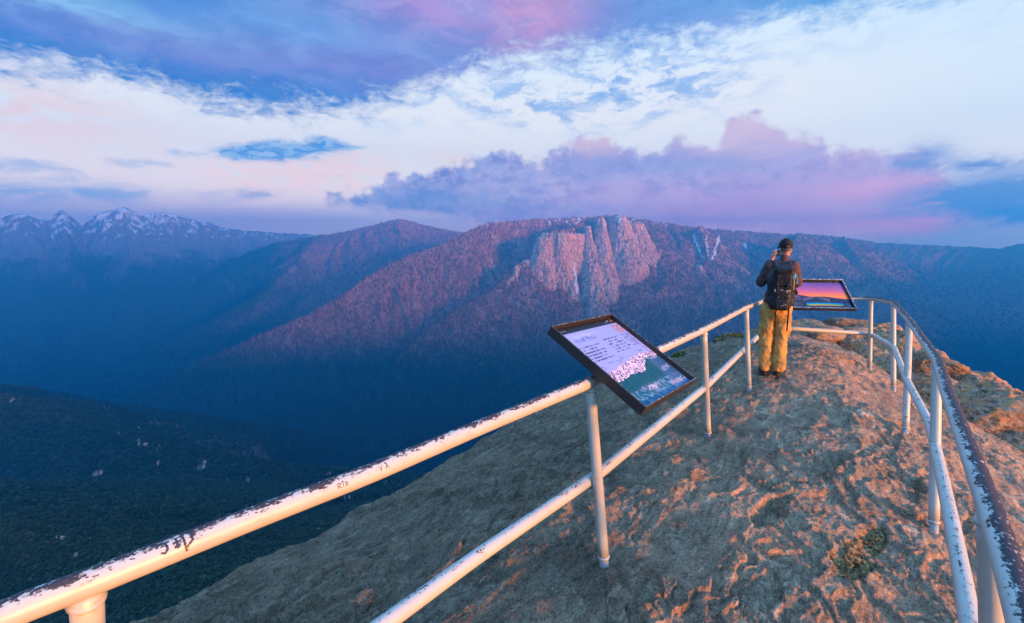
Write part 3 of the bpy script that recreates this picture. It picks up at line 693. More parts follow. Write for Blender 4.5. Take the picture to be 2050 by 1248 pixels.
strk = t.noise(st_v, 1.7, 8, .70, .6); strk2 = t.noise(t.vm('ADD', st_v, (9, 2, 4)), 5.5, 5, .7)
base = t.mix(t.ss(.32, .68, medn), (.15, .118, .10), (.34, .28, .245))
base = t.mix(t.ss(.42, .64, big)*.6, base, (.40, .30, .24))
base = t.mix(t.ss(.50, .66, strk)*.7, base, (.075, .06, .052))
base = t.mix(t.ss(.58, .68, strk)*.7, base, (.46, .42, .38))
base = t.mix(t.ss(.52, .62, fine)*.62, base, (.055, .045, .04))
base = t.mix(t.ss(.40, .33, fine)*.5, base, (.52, .46, .41))
base = t.mix(t.ss(.54, .62, strk2)*.55, base, (.085, .06, .05)); base = t.mix(t.ss(.44, .37, strk2)*.5, base, (.56, .48, .42))
pl_ = t.noise(t.vm('ADD', oc, (2, 8, 1)), 3.2, 7, .72); base = t.mix(t.ss(.60, .66, pl_)*.65, base, (.60, .54, .50))
vr = t.voro(oc, 230, out='Color'); vs = t.sep(vr)[0]
base = t.mix(t.ss(.80, .84, vs)*.5, base, (.03, .025, .024)); base = t.mix(t.ss(.20, .16, vs)*.3, base, (.60, .55, .50))
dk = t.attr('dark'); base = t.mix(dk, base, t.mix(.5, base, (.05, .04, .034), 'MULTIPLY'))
lc = t.noise(oc, 7, 7, .72); lc2 = t.noise(t.vm('ADD', oc, (5, 5, 5)), 11, 6, .7)
lich = t.attr('lich')
base = t.mix(lich*t.ss(.47, .60, lc)*.6, base, (.50, .23, .06)); base = t.mix(lich*t.ss(.52, .62, lc2)*.8, base, (.035, .032, .022))
base = t.mix(t.ss(.66, .74, lc)*(1-lich)*.5, base, (.30, .26, .10))
gv = t.voro(oc, 75, out='Color'); gs = t.sep(gv)
gr_c = t.mix(gs[0], (.06, .05, .03), (.30, .22, .12)); gr_c = t.mix(t.ss(.8, .85, gs[1]), gr_c, (.02, .02, .015)); gr_c = t.mix(t.ss(.85, .9, gs[2]), gr_c, (.5, .36, .16))
base = t.mix(t.attr('pit')*t.ss(.34, .46, lc2), base, gr_c)
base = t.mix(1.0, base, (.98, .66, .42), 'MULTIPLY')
t.put(b.inputs['Base Color'], base)
bn = t.node('ShaderNodeBump'); bn.inputs['Strength'].default_value = 1.0; bn.inputs['Distance'].default_value = .013
t.put(bn.inputs['Height'], fine*.8+grain*.35+medn*1.2+t.attr('pit')*gs[0]*.5); t.put(b.inputs['Normal'], X(t, bn.outputs[0]))
# left flank darkened: weathering crust, with shade put into its colour
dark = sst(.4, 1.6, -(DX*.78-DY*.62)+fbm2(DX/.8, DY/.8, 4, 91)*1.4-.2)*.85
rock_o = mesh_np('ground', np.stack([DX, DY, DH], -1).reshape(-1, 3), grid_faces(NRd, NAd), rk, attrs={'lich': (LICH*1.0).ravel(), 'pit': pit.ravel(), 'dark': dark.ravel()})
tag(rock_o, kind='structure')
def ground_z(x, y):
    r = math.hypot(x, y); a = math.atan2(x, y); fj = np.interp(r, rD, np.arange(NRd)); fi = (a-aD[0])/(aD[1]-aD[0])
    i, j = int(fi), int(fj); u, v = fi-i, fj-j
    return float((DH[j, i]*(1-u)+DH[j, i+1]*u)*(1-v)+(DH[j+1, i]*(1-u)+DH[j+1, i+1]*u)*v)

# loose and neighbouring boulders
def boulder(label, c, size, rz, seed, cuts=6, sub=6, lichen=.3, flat=.35, group=None, dark=0):
    bm = bmesh.new(); bmesh.ops.create_icosphere(bm, subdivisions=sub, radius=1)
    V = np.array([v.co[:] for v in bm.verts]); Fc = np.array([[v.index for v in f.verts] for f in bm.faces]); bm.free()
    rg = np.random.default_rng(seed); N = V/np.linalg.norm(V, axis=1)[:, None]
    Vd = V.copy()
    for k in range(cuts):
        n = rg.normal(size=3); n[2] = abs(n[2])*.6; n /= np.linalg.norm(n); h = rg.uniform(.62, .88)
        ov = np.maximum(Vd@n-h, 0); Vd = Vd-ov[:, None]*n*.92
    s = seed*3.1
    Vd = Vd+N*(.16*fbm3(N[:, 0]*1.6+s, N[:, 1]*1.6, N[:, 2]*1.6, 4, seed)+.05*fbm3(N[:, 0]*6+s, N[:, 1]*6, N[:, 2]*6, 4, seed+1)+.018*fbm3(N[:, 0]*22, N[:, 1]*22+s, N[:, 2]*22, 3, seed+2))[:, None]
    Vd = Vd*np.asarray(size)
    o = mesh_np('boulder', Vd, Fc, rk, attrs={'lich': np.full(len(V), lichen), 'pit': np.zeros(len(V)), 'dark': np.full(len(V), dark)})
    o.location = c; o.rotation_euler = (0, 0, rz); tag(o, label, 'boulder', group); return o
boulder('rounded tan boulder just behind the man, left of the large grey one', PY(1612,672,9.6), (.52,.42,.38), .3, 3, 4, lichen=.35)
boulder('large mottled grey boulder below the sunset information panel', PY(1708,684,10.6), (.98,.62,.60), -.1, 8, 7, lichen=.25, dark=.5)
boulder('low pale flat slab of rock lying behind the far railing bar', PY(1722,664,9.3), (.55,.22,.10), .05, 12, 5, lichen=.2)
boulder('lichen-covered orange rock block filling the crevice beside the right railing', PY(2012,862,5.6), (.75,.55,.42), .5, 15, 8, lichen=1.0)
boulder('dark lichen-stained block wedged between path and right-hand outcrop', PY(1872,745,7.3), (.55,.45,.30), .8, 19, 8, lichen=.8, dark=.6)
boulder('flat-topped sunlit orange rock behind the far corner post of the railing', PY(1775,672,10.0), (.42,.35,.28), .4, 22, 7, lichen=.9)
boulder('small round tan rock tucked behind the low far railing bar', PY(1652,668,9.0), (.42,.3,.16), .1, 27, 4, lichen=.15)

# mossy clumps on the left skyline
def clump(label, c, size, seed, rz=0):
    e = empty('moss_clump', c, rz, label=label, cat='moss')
    bm = bmesh.new(); bmesh.ops.create_icosphere(bm, subdivisions=5, radius=1)
    V = np.array([v.co[:] for v in bm.verts]); Fc = np.array([[v.index for v in f.verts] for f in bm.faces]); bm.free()
    V = V*(1+.28*fbm3(V[:, 0]*2+seed, V[:, 1]*2, V[:, 2]*2, 4, seed)[:, None]+.10*fbm3(V[:, 0]*11, V[:, 1]*11, V[:, 2]*11+seed, 3, seed)[:, None])*np.asarray(size)
    mesh_np('rock', V, Fc, rk, e, attrs={'lich': np.full(len(V), .5), 'pit': np.zeros(len(V)), 'dark': np.ones(len(V))})
    rg = np.random.default_rng(seed); n = 2600; q = rg.normal(size=(n, 3)); q[:, 2] = np.abs(q[:, 2])+.05; q /= np.linalg.norm(q, axis=1)[:, None]
    keep = fbm3(q[:, 0]*2.2+seed, q[:, 1]*2.2, q[:, 2]*2.2, 3, seed+4) > -.12; q = q[keep]; n = len(q)
    p = q*np.asarray(size)*1.04*rg.uniform(.95, 1.1, (n, 1)); dv = rg.normal(size=(n, 3)); dv += q; dv /= np.linalg.norm(dv, axis=1)[:, None]
    sdv = np.cross(dv, rg.normal(size=(n, 3))); sdv /= np.linalg.norm(sdv, axis=1)[:, None]; L = rg.uniform(.015, .035, (n, 1))
    Vv = np.stack([p-sdv*L*.3, p+sdv*L*.3, p+dv*L], 1).reshape(-1, 3); Ff = np.arange(n*3).reshape(-1, 3)
    mesh_np('foliage', Vv, Ff, moss_m, e, smooth=False, attrs={'tone': np.repeat(rg.random(n), 3)})
moss_m = leaf_mat('moss', (.03, .04, .012), (.12, .14, .02), (.20, .19, .03))
def onto(px, py, zg): p = PZ(px, py, zg); return (p[0], p[1], p[2])
clump('dark green mossy clump on the rock edge just right of the tilted panel', onto(1362,722,-.34), (.20,.13,.13), 5, .6)
clump('low dark mossy rock at the skyline nearest the man, left of him', onto(1462,684,-.2), (.42,.22,.15), 9, .5)
# ------------------------------------------------------------------ railing
ZT, ZR, ZL = 1.05, 1.0, .47
top_px = [(-330,1400,ZT),(0,1234,ZT),(165,1172,ZT),(345,1101,ZT),(500,1040,ZT),(732,952,ZT),(960,856,ZT),(1182,766,ZT),(1317,702,ZT),(1409,660,ZT),(1495,615,ZT)]
Pt = [PZ(*p) for p in top_px]
corner_t = PY(1536, 600, 6.78); far_t = PY(1746,598,6.72)
Pt += [corner_t, far_t, PZ(1789,606,1.02), PZ(1822,644,1.0), PZ(1878,724,ZR), PZ(1896,785,ZR), PZ(1916,840,ZR), PZ(1953,938,ZR), PZ(1986,1030,ZR), PZ(2020,1134,ZR), PZ(2054,1248,ZR), PZ(2100,1420,ZR)]
low_px = [(560,1400,.49),(750,1264,.49),(950,1118,.49),(1197,950,.49),(1411,776,.49),(1498,692,.49)]
Pl = [PZ(*p) for p in low_px]+[PY(1538,655,6.78), PY(1744,669,6.72), PZ(1790,696,.46), PZ(1814,758,.46), PZ(1861,849,.46), PZ(1873,896,.46), PZ(1906,1049,.46), PZ(1929,1167,.46), PZ(1941.5,1248,.46), PZ(1965,1420,.46)]
pm, t = new_mat('chipped_white_paint'); b = t.bsdf
uvn = t.attr('tuv', 'Color'); su, sv, sw = t.sep(uvn)
wr = t.attr('wear'); tp = t.attr('topness'); oc = t.coord('Object')
nv1 = t.xyz(su*14, sv*34, 0.0); nv2 = t.xyz(su*60, sv*95, 3.0); nv3 = t.xyz(su*120, sv*22, 7.0)
c1 = t.noise(nv1, 1, 6, .65); c2 = t.noise(nv2, 1, 6, .7); c3 = t.noise(nv3, 1, 4, .6)
# left rail: broken chips along the very top; right rail: long bare strip
thr = tp*.55-.73+wr*.60
bare = t.ss(-.02, .03, thr*.62+(c1-.5)*.7+(c2-.5)*.8+(c3-.5)*.25*wr)
spk = t.ss(.735, .75, t.noise(t.vm('ADD', nv2, (11, 4, 0)), .8, 5, .7)+wr*.03)
mask = t.m('MAXIMUM', bare, spk, clamp=True)
pc = t.mix(t.noise(oc, 3, 5, .6), (.34, .285, .22), (.44, .39, .31)); pc = t.mix(t.ss(.52, .7, c1)*.4, pc, (.36, .22, .13)); gm = t.noise(oc, 22, 6, .7); pc = t.mix(t.ss(.55, .75, gm)*.45, pc, (.26, .20, .16))
scf = t.ss(.62, .66, t.noise(t.xyz(su*160, sv*14, 1.0), 1, 3, .5))*.18; pc = t.mix(scf, pc, (.3, .26, .26))
bc_ = t.mix(c2, (.022, .017, .022), (.06, .04, .038)); bc_ = t.mix(t.ss(.6, .7, c1)*.5, bc_, (.16, .07, .035))
t.put(b.inputs['Base Color'], t.mix(mask, pc, bc_)); t.put(b.inputs['Roughness'], .42+mask*.18)
t.put(b.inputs['Specular IOR Level'], t.mix(mask, (.5, .5, .5), (.15, .15, .15)))
bn = t.node('ShaderNodeBump'); bn.inputs['Strength'].default_value = .7; bn.inputs['Distance'].default_value = .0018
t.put(bn.inputs['Height'], t.noise(oc, 60, 4, .6)*.5-mask); t.put(b.inputs['Normal'], X(t, bn.outputs[0]))
p0 = PZ(1211, 1137, 0)
rail = empty('metal_railing', (p0[0], p0[1], p0[2]), label='weathered white pipe railing with two bars curving round the granite summit path', cat='railing')
RO = np.array(rail.location)
def pipe(name, P, r, wear, parent, off=0.0, seg=28, label=None):
    P = np.asarray(P); V, Fc, th, s = tube(P, r, seg)
    n = len(P); wv = np.repeat(np.broadcast_to(wear, (n,)), seg); ofv = np.repeat(np.broadcast_to(off, (n,)), seg)
    o = mesh_np(name, V-RO, Fc, pm, parent, attrs={'wear': wv, 'topness': np.cos(th-ofv), 'tuv': np.stack([s, np.where(th > math.pi, th-2*math.pi, th)*r, 0*s], 1)})
    if label: o['label'] = label
    return o
def ext(L, first, d=2.6):
    a, b_ = (L[0], L[1]) if first else (L[-1], L[-2]); v = a-b_; v[2] = 0; v = v/np.linalg.norm(v)
    return [a+v*d]+L if first else L+[a+v*d]
Pt = ext(ext(Pt, True), False); Pl = ext(ext(Pl, True), False)
PT = pl_interp(round_corners(Pt, .10, 6), .05); PLw = pl_interp(round_corners(Pl, .10, 6), .05)
def along(P, ref): return np.array([np.argmin(np.linalg.norm(P-r, axis=1)) for r in ref])
ia = along(PT, [PT[0], corner_t, far_t, PZ(1822,644,1.0), PZ(1878,724,ZR), PT[-1]])
wearT = np.interp(np.arange(len(PT)), ia, [.46, .60, .85, .62, .68, .66]); offT = np.interp(np.arange(len(PT)), ia, [-.25, -.2, 0, 0, -.35, -.5])
pipe('top_rail', PT, .0302, wearT, rail, offT)
ib = along(PLw, [PLw[0], PY(1538,655,6.78), PY(1744,669,6.72), PLw[-1]])
pipe('lower_rail', PLw, .0300, np.interp(np.arange(len(PLw)), ib, [.12, .16, .18, .10]), rail)
# posts: (top px, base px) joined by a straight pipe; base stands on the rock
def near_pt(P, px):
    d = ray(*px); d = d/np.linalg.norm(d); W = P-np.array([0, 0, CAMZ]); k = W@d
    return P[np.argmin(np.linalg.norm(W-k[:, None]*d, axis=1))]
stub_m = simple('grey_primer', (.24, .215, .195), .6, var=.15, vscale=30, bump=(80, .5, .002))
def post(top_px_, base_px_):
    T = near_pt(PT, top_px_)
    d = ray(*base_px_); # base on the viewing line at the same distance along the path
    k = T[1]/d[1]; Bx = d[0]*k; By = T[1]; zb = ground_z(Bx, By)
    for _ in range(8):
        tt = (zb-CAMZ)/d[2]; q = np.array([d[0]*tt, d[1]*tt]); w_ = .75
        Bx, By = (1-w_)*np.array([T[0], T[1]])*0+q*w_+np.array([T[0], T[1]])*(1-w_) if False else q
        zb = ground_z(Bx, By)
    Bp = np.array([Bx, By, zb-.02]); top = T-np.array([0, 0, .02])
    vec = top-Bp; L = np.linalg.norm(vec); vec = vec/L
    sl = Bp+vec*.075
    P = [sl+vec*(L-.075)*k/10 for k in range(11)]
    o = pipe('post', P, .0285, 0.10, rail, seg=24)
    mb = MB(); mb.tube([Bp-vec*.04, Bp, sl+vec*.01], .0255, 20); st = mb.build('base_stub', stub_m, o); st.data.transform(Matrix.Translation(Vector(-RO)))
    V, Fc, th, s = tube([sl-vec*.004, sl+vec*.0, sl+vec*.006, sl+vec*.010], [.029, .0325, .0325, .029], 24)
    c_ = mesh_np('collar', V-RO, Fc, pm, o, attrs={'wear': np.full(len(V), .2), 'topness': np.zeros(len(V)), 'tuv': np.stack([s, th*.03, s*0], 1)})
    # weld bead under the rail
    V, Fc, th, s = tube([top-vec*.030, top-vec*.022, top-vec*.014], [.0285, .034, .030], 24)
    V = V+.0015*np.sin(th*9)[:, None]*vec
    mesh_np('weld', V-RO, Fc, pm, o, attrs={'wear': np.full(len(V), .25), 'topness': np.zeros(len(V)), 'tuv': np.stack([s, th*.03, s*0], 1)})
    return Bp, top
POSTS = [post(*a) for a in (((178,1168),(205,1700)), ((1182,766),(1211,1134)), ((1408,660),(1418,875)), ((1494,616),(1500,783)), ((1745,598),(1741,741)), ((1789,607),(1789,783)), ((1820,644),(1813,869)), ((1876,722),(1870,1064)), ((1982,1020),(1992,1560)))]
def post3(T):
    Bp = np.array([T[0], T[1], ground_z(T[0], T[1])-.03]); T = T-np.array([0, 0, .02]); pipe('post', [Bp+(T-Bp)*k/10 for k in range(11)], .0285, .02, rail, seg=24)
post3(PT[18]); post3(PT[-18])
# marks scratched and inked on the left rail
ink = simple('black_ink', (.012, .010, .014), .5)
def strokes(name, s0, strokes_, size, th0, wd=.0032):
    """2-d strokes wrapped on the pipe; s along the rail from near_pt, angle down the near side"""
    cum = np.concatenate([[0], np.cumsum(np.linalg.norm(np.diff(PT, axis=0), axis=1))]); i0 = np.argmin(np.linalg.norm(PT-s0, axis=1)); sc0 = cum[i0]
    mb = MB()
    for st in strokes_:
        q = pl_interp(np.array([(a, b_, 0) for a, b_ in st])*size, .002)
        if len(q) < 2: continue
        tg = np.gradient(q, axis=0); tg /= np.linalg.norm(tg, axis=1)[:, None]+1e-9; nn = np.stack([-tg[:, 1], tg[:, 0]], 1)
        rows = []
        for sgn in (-1, 1):
            uu = q[:, :2]+nn*sgn*wd/2*(1+.3*np.sin(np.arange(len(q))*1.7))[:, None]; s_ = sc0+uu[:, 0]; th = th0+uu[:, 1]/.0302
            c_ = np.stack([np.interp(s_, cum, PT[:, k]) for k in range(3)], 1); T = PT[min(i0+3, len(PT)-1)]-PT[i0]; T = T/np.linalg.norm(T)
            S = np.cross(T, [0, 0, 1]); S /= np.linalg.norm(S); U = np.cross(S, T)
            rows.append(c_+.0309*(np.cos(th)[:, None]*U+np.sin(th)[:, None]*S))
        V = np.stack(rows, 1).reshape(-1, 3)-RO; mb.add(V, grid_faces(len(q), 2))
    o = mb.build(name, ink, bpy.data.objects['top_rail']); return o
g0 = near_pt(PT, (338, 1104))
strokes('graffiti', g0, [[(-.95,-.15),(-.7,-.35),(-.2,-.35)],[(-.42,-.35),(-.35,.1),(-.5,.35),(-.75,.25)],[(-.05,-.05),(.42,-.1)],[(.16,-.4),(.2,.35)],[(.0,.22),(.35,.2)],[(.55,-.45),(.60,.55),(1.05,.15),(1.0,-.35),(.80,-.55),(.45,-.5)],[(.60,.45),(.62,.75)]], .034, .72, .0048)
g1 = near_pt(PT, (742, 945))
strokes('graffiti', g1, [[(0,-.4),(.25,.4),(.5,-.4)],[(.75,.2),(.8,.25)],[(1.0,.4),(1.25,-.4),(1.5,.4)],[(1.1,.1),(1.4,.1)]], .022, 1.0, .0016)
strokes('graffiti', near_pt(PT, (670, 975)), [[(0,-.3),(0,.4)],[(.1,-.4),(.5,-.2),(.1,.1),(.5,.4)],[(.8,-.4),(.8,.4)],[(.6,-.4),(1.0,-.4)],[(1.2,-.3),(1.2,.4),(1.5,0),(1.2,-.2)]], .020, 1.1, .0018)
# ------------------------------------------------------------------ interpretive panels
def text_rows(U, Vv, u0, u1, v0, v1, rows, seed, shrink=1.0, res=90):
    """rows of tiny unreadable print inside a box: ink mask"""
    m = (U > u0) & (U < u1) & (Vv > v0) & (Vv < v1)
    r = (Vv-v0)/(v1-v0)*rows; ri = np.floor(r); rf = r-ri
    h = (_h(np.floor((U-u0)*res), ri, ri*0, seed) % 1000)/1000.0; e = (_h(ri, ri*0, ri*0, seed+3) % 1000)/1000.0
    wd = (_h(np.floor((U-u0)*res/6.0), ri, ri*0, seed+9) % 1000)/1000.0
    return m & (rf > .28) & (rf < .78) & (h > .30) & (wd > .06) & ((U-u0)/(u1-u0) < shrink-.22*e*(ri == rows-1)-.12*e)
def paint(c, m, col_, a=1.0): 
    a = np.asarray(m, float)*a; return c*(1-a[..., None])+np.asarray(col_)*a[..., None]
def panel_face(name, parent, TL, TR, BL, BR, n, m, art, mat):
    u = np.linspace(0, 1, n); v = np.linspace(0, 1, m); U, Vv = np.meshgrid(u, v, indexing='xy')
    P = (TL*(1-U[..., None])+TR*U[..., None])*(1-Vv[..., None])+(BL*(1-U[..., None])+BR*U[..., None])*Vv[..., None]
    cl = art(U, Vv)*[.66, .60, .54]; return mesh_np(name, P.reshape(-1, 3), grid_faces(m, n, flip=True), mat, parent, attrs={'print': cl.reshape(-1, 3)})
prt, t = new_mat('printed_panel'); b = t.bsdf; t.put(b.inputs['Base Color'], t.attr('print', 'Color'))
t.put(b.inputs['Roughness'], t.ss(.3, .7, t.noise(t.coord('Object'), 14, 5, .6), .22, .40)); b.inputs['Specular IOR Level'].default_value = .35
frm = simple('dark_bronze_frame', (.035, .026, .022), .42, metal=.3, var=.35, vscale=25, bump=(120, .4, .001))
chip, t = new_mat('worn_frame_edge'); wv_ = t.noise(t.coord('Object'), 55, 6, .7); t.put(t.bsdf.inputs['Base Color'], t.mix(t.ss(.52, .58, wv_), (.05, .042, .04), (.42, .38, .36))); t.bsdf.inputs['Roughness'].default_value = .5
def sign(label, TL, TR, BL, BR, art, n, m, fw=.010, dep=.055, group=None):
    c = (TL+TR+BL+BR)/4; e = empty('information_panel', tuple(c), label=label, cat='sign')
    if group: e['group'] = group
    TL, TR, BL, BR = [p-c for p in (TL, TR, BL, BR)]
    ex = (TR-TL+BR-BL); W = np.linalg.norm(ex)/2; ex /= np.linalg.norm(ex); ey = (BL-TL+BR-TR); ey -= ex*(ey@ex); Hh = np.linalg.norm(ey)/2; ey /= np.linalg.norm(ey); nz = np.cross(ey, ex)
    if nz[2] < 0: nz = -nz
    Mx = np.stack([ex, -ey, nz], 1)
    def loc(u, v, w): return ex*(u-.5)*W+ey*(v-.5)*Hh+nz*w
    # frame bars butt-jointed, inner face of the print 12 mm below the rim
    for (cc, sz, nm) in ((loc(.5, 0, -.010)+ey*fw/2, (W, fw, dep), 'frame_bar'), (loc(.5, 1, -.010)-ey*fw/2, (W, fw, dep), 'frame_bar'), (loc(0, .5, -.010)+ex*fw/2, (fw, Hh-2*fw, dep), 'frame_bar'), (loc(1, .5, -.010)-ex*fw/2, (fw, Hh-2*fw, dep), 'frame_bar')):
        mb = MB(); mb.box(cc, sz, Mx, .003); mb.build(nm, frm, e, smooth=False)
        mb = MB(); big_ = sz[0] > sz[1]; mb.box(cc+nz*(dep/2+.0006), (sz[0]-.006, sz[1]-.008, .0012) if big_ else (sz[0]-.008, sz[1]-.004, .0012), Mx); k = mb.build('worn_edge', chip, bpy.data.objects[[o.name for o in e.children][-1]], smooth=False)
    mb = MB(); mb.box(loc(.5, .5, -.018), (W-2*fw-.002, Hh-2*fw-.002, .012), Mx); mb.build('back_board', frm, e, smooth=False)
    iu, iv = fw/W, fw/Hh
    q = [loc(a, b_, -.009) for a, b_ in ((iu, iv), (1-iu, iv), (iu, 1-iv), (1-iu, 1-iv))]
    panel_face('printed_face', e, *q, n, m, art, prt)
    return e, Mx, loc, c
L_ = lambda *c: np.array(lin(*c))
def art1(U, V):
    c = np.zeros(U.shape+(3,))+L_(150, 162, 222)
    c = c*(1-V[..., None]*.35)+L_(176, 178, 226)*V[..., None]*.35
    c = paint(c, np.exp(-(((U-.28)/.22)**2+((V-.145)/.03)**2)), L_(178, 186, 230), .7)
    bl = fbm2(U*22, V*16, 3, 5); c = paint(c, np.exp(-(((U-.29)/.17)**4+((V-.185)/.028)**4))*sst(-.35, .1, bl), L_(96, 110, 172), .75)
    for (a, b_, p, q, r_, s_) in ((.05, .42, .26, .47, 6, 1), (.50, .80, .235, .445, 6, 2)):
        c = paint(c, text_rows(U, V, a, b_, p, q, r_, s_), L_(70, 72, 110), .85)
    c = paint(c, text_rows(U, V, .83, .985, .24, .42, 8, 4, res=120), L_(70, 72, 110), .8)
    for (a, p) in ((.06, .52), (.22, .50), (.34, .505), (.43, .485), (.78, .475), (.9, .46)): c = paint(c, text_rows(U, V, a, a+.085, p, p+.035, 2, int(a*100)), L_(80, 84, 130), .8)
    ins = (U > .84) & (U < .985) & (V > .10) & (V < .225); tx = fbm2(U*70, V*55, 4, 9)
    c = np.where(ins[..., None], (L_(120, 90, 110)*(1-sst(-.3, .3, tx)[..., None])+L_(206, 180, 200)*sst(-.3, .3, tx)[..., None]), c)
    # printed mountain view
    cr_ = .565+.05*np.sin(U*5+1)*.5-.03*U+.035*ridg2(U*7, U*0, 5, 20)*-1+.03
    rg = ridg2(U*26+V*20, V*34-U*12, 5, 21); snowc = sst(.36, .78, rg+.15*fbm2(U*6, V*9, 3, 27))
    mt = L_(92, 78, 124)*(1-snowc[..., None])+L_(240, 214, 226)*snowc[..., None]
    c = np.where((V > cr_)[..., None], mt, c)
    low = .715+.05*fbm2(U*9, V*5, 4, 22)-.10*sst(.55, .8, U)-.02
    tl = L_(12, 78, 90)*(1-sst(.78, .95, V)[..., None])+L_(20, 100, 130)*sst(.78, .95, V)[..., None]
    tl = tl*(1+.35*fbm2(U*16, V*12, 4, 23)[..., None])
    c = np.where((V > low)[..., None], tl, c)
    rb = ridg2(U*14-V*6, V*14, 5, 24); c = paint(c, (V > .84+.03*fbm2(U*8, V*0, 3, 25))*sst(.58, .8, rb), L_(120, 150, 180), .8)
    c = paint(c, np.exp(-(((U-.42)/.09)**2+((V-.875-.1*(U-.42))/.028)**2))*sst(-.3, .2, fbm2(U*30, V*40, 3, 26)), L_(226, 206, 222), .9)
    col_ = (U > .80-.05*V) & (V > .60); c = np.where((col_ & (V > .6))[..., None], c*.45+L_(74, 100, 150)*.55, c)
    c = paint(c, text_rows(U, V, .80, .975, .575, .63, 4, 31, res=130), L_(214, 206, 226), .8); c = paint(c, text_rows(U, V, .80, .97, .73, .79, 4, 32, res=130), L_(206, 214, 230), .8)
    c = paint(c, text_rows(U, V, .82, .985, .90, .965, 5, 33, res=130), L_(226, 216, 230), .85)
    fg = (U > .70) & (U < .83) & (V > .90) & (V < .975) & (np.abs(((U*42) % 1)-.5) < .22); c = paint(c, fg*sst(-.5, .0, fbm2(U*60, V*40, 3, 34)), L_(232, 190, 196), .8)
    c = np.where((V < .082)[..., None], L_(34, 30, 38), c)
    c = paint(c, text_rows(U, V, .03, .22, .03, .055, 1, 41, res=110), L_(130, 122, 130), .7); c = paint(c, text_rows(U, V, .82, .91, .022, .062, 2, 42, res=150), L_(190, 186, 190), .8)
    c = paint(c, ((U-.955)/.010)**2+((V-.042)/.024)**2 < 1, L_(206, 130, 90), .9)
    c = np.where(((U < .004) | (U > .996))[..., None], L_(20, 20, 24), c)
    return c
def art2(U, V):
    st_ = [(0, (96, 62, 150)), (.12, (108, 66, 156)), (.28, (160, 84, 160)), (.40, (206, 100, 130)), (.48, (238, 122, 76)), (.56, (255, 140, 10)), (.66, (255, 146, 0))]
    c = np.stack([np.interp(V, [s[0] for s in st_], [L_(*s[1])[k] for s in st_]) for k in range(3)], -1)
    c = paint(c, sst(.6, .0, U)*sst(.25, .5, V), L_(222, 104, 110), .6)
    c = paint(c, np.exp(-(((U-.3)/.16)**2+((V-.13)/.03)**2))+.0, L_(190, 120, 180), .6); c = paint(c, sst(.15, .5, fbm2(U*5, V*14, 4, 50))*(V < .4), L_(180, 110, 176), .35)
    c = paint(c, fbm2(U*90, V*60, 2, 51) > .52, L_(220, 190, 220), .5*1)
    hill = .50+.02*np.sin(U*7)+.10*sst(.25, .5, U)+.05*sst(.62, .9, U)+.008*fbm2(U*20, U*0, 3, 52)
    hc = L_(58, 28, 80)*(1-sst(.5, .8, V)[..., None])+L_(38, 22, 66)*sst(.5, .8, V)[..., None]
    c = np.where((V > hill)[..., None], hc, c)
    h2 = .62+.16*np.abs(U-.52)**1.3*3-.02; c = np.where(((V > h2) & (V > hill+.02))[..., None], L_(30, 20, 40), c)
    for k in range(5): x0 = .40+.04*k; c = paint(c, (np.abs((V-.62)-(.50-U+.0)*(.9-.15*k)*.9) < .006) & (U > .33) & (U < .50) & (V < .76), L_(150, 130, 160), .5)
    for k in range(6): c = paint(c, (np.abs(U-(.56+.028*k)) < .004) & (V > .60+.012*k) & (V < .63+.03*k), L_(200, 170, 190), .8)
    y = (V-.80)/.135; prof = .35+.65*np.exp(-((U-.62)/.22)**4); ub = (U > .36) & (U < .88) & (y > 0) & (y < .55+.45*prof)
    lv = np.clip(y*1.02-(1-prof)*.35, 0, 1)+.05*np.sin(U*40)*.3
    jet = np.stack([np.interp(lv, [0, .25, .45, .62, .8, 1], [L_(*q_)[k] for q_ in ((20, 60, 190), (0, 170, 220), (40, 200, 90), (240, 220, 40), (240, 110, 20), (150, 20, 24))]) for k in range(3)], -1)
    c = np.where(ub[..., None], jet, c)
    c = paint(c, text_rows(U, V, .07, .33, .56, .74, 8, 61, res=110), L_(150, 130, 160), .7); c = paint(c, text_rows(U, V, .07, .31, .79, .93, 7, 62, res=110), L_(140, 120, 150), .7); c = paint(c, text_rows(U, V, .90, .985, .83, .965, 7, 63, res=120), L_(150, 130, 160), .8)
    c = paint(c, text_rows(U, V, .07, .30, .10, .15, 1, 64, res=40), L_(200, 150, 190), .5)
    c = np.where((V < .06)[..., None], L_(16, 12, 18), c)
    c = paint(c, text_rows(U, V, .78, .88, .018, .045, 1, 65, res=150), L_(170, 160, 170), .7); c = paint(c, ((U-.93)/.006)**2+((V-.032)/.018)**2 < 1, L_(236, 140, 100), .95)
    return c*.78
def pt(px, py, t_): d = ray(px, py); return np.array([d[0]*t_, d[1]*t_, CAMZ+d[2]*t_])
t0 = 2.52
A1 = [pt(1113, 654, t0), pt(1238, 630, t0*1.184), pt(1281, 832, t0*.819), pt(1376, 768, t0*.819*1.244)]
hq = 1
s1, M1, loc1, c1_ = sign('tilted information panel with snowy peaks under pale sky, on the left railing', *A1, art1, 520*hq, 560*hq)
for u_ in (.33, .72):
    br = MB()
    a_ = loc1(u_, .30, -.03); b_ = loc1(u_, .62, -.03)
    br.tube([a_, (a_+b_)/2+np.array([0, 0, -.02]), b_], .012, 10)
    rp = PT[np.argmin(np.linalg.norm(PT-(loc1(u_, .45, -.03)+c1_), axis=1))]-c1_
    br.tube([(a_+b_)/2, rp], .016, 10); T_ = np.array([.66, .75, 0]); V_, F_, _, _ = tube([rp-T_*.03, rp+T_*.03], .0345, 20); br.add(V_, F_); br.build('mounting_bracket', frm, s1)
A2 = [PY(1553, 559, 6.66), PY(1697, 560, 6.64), PY(1553, 617, 6.30), PY(1704, 621, 6.28)]
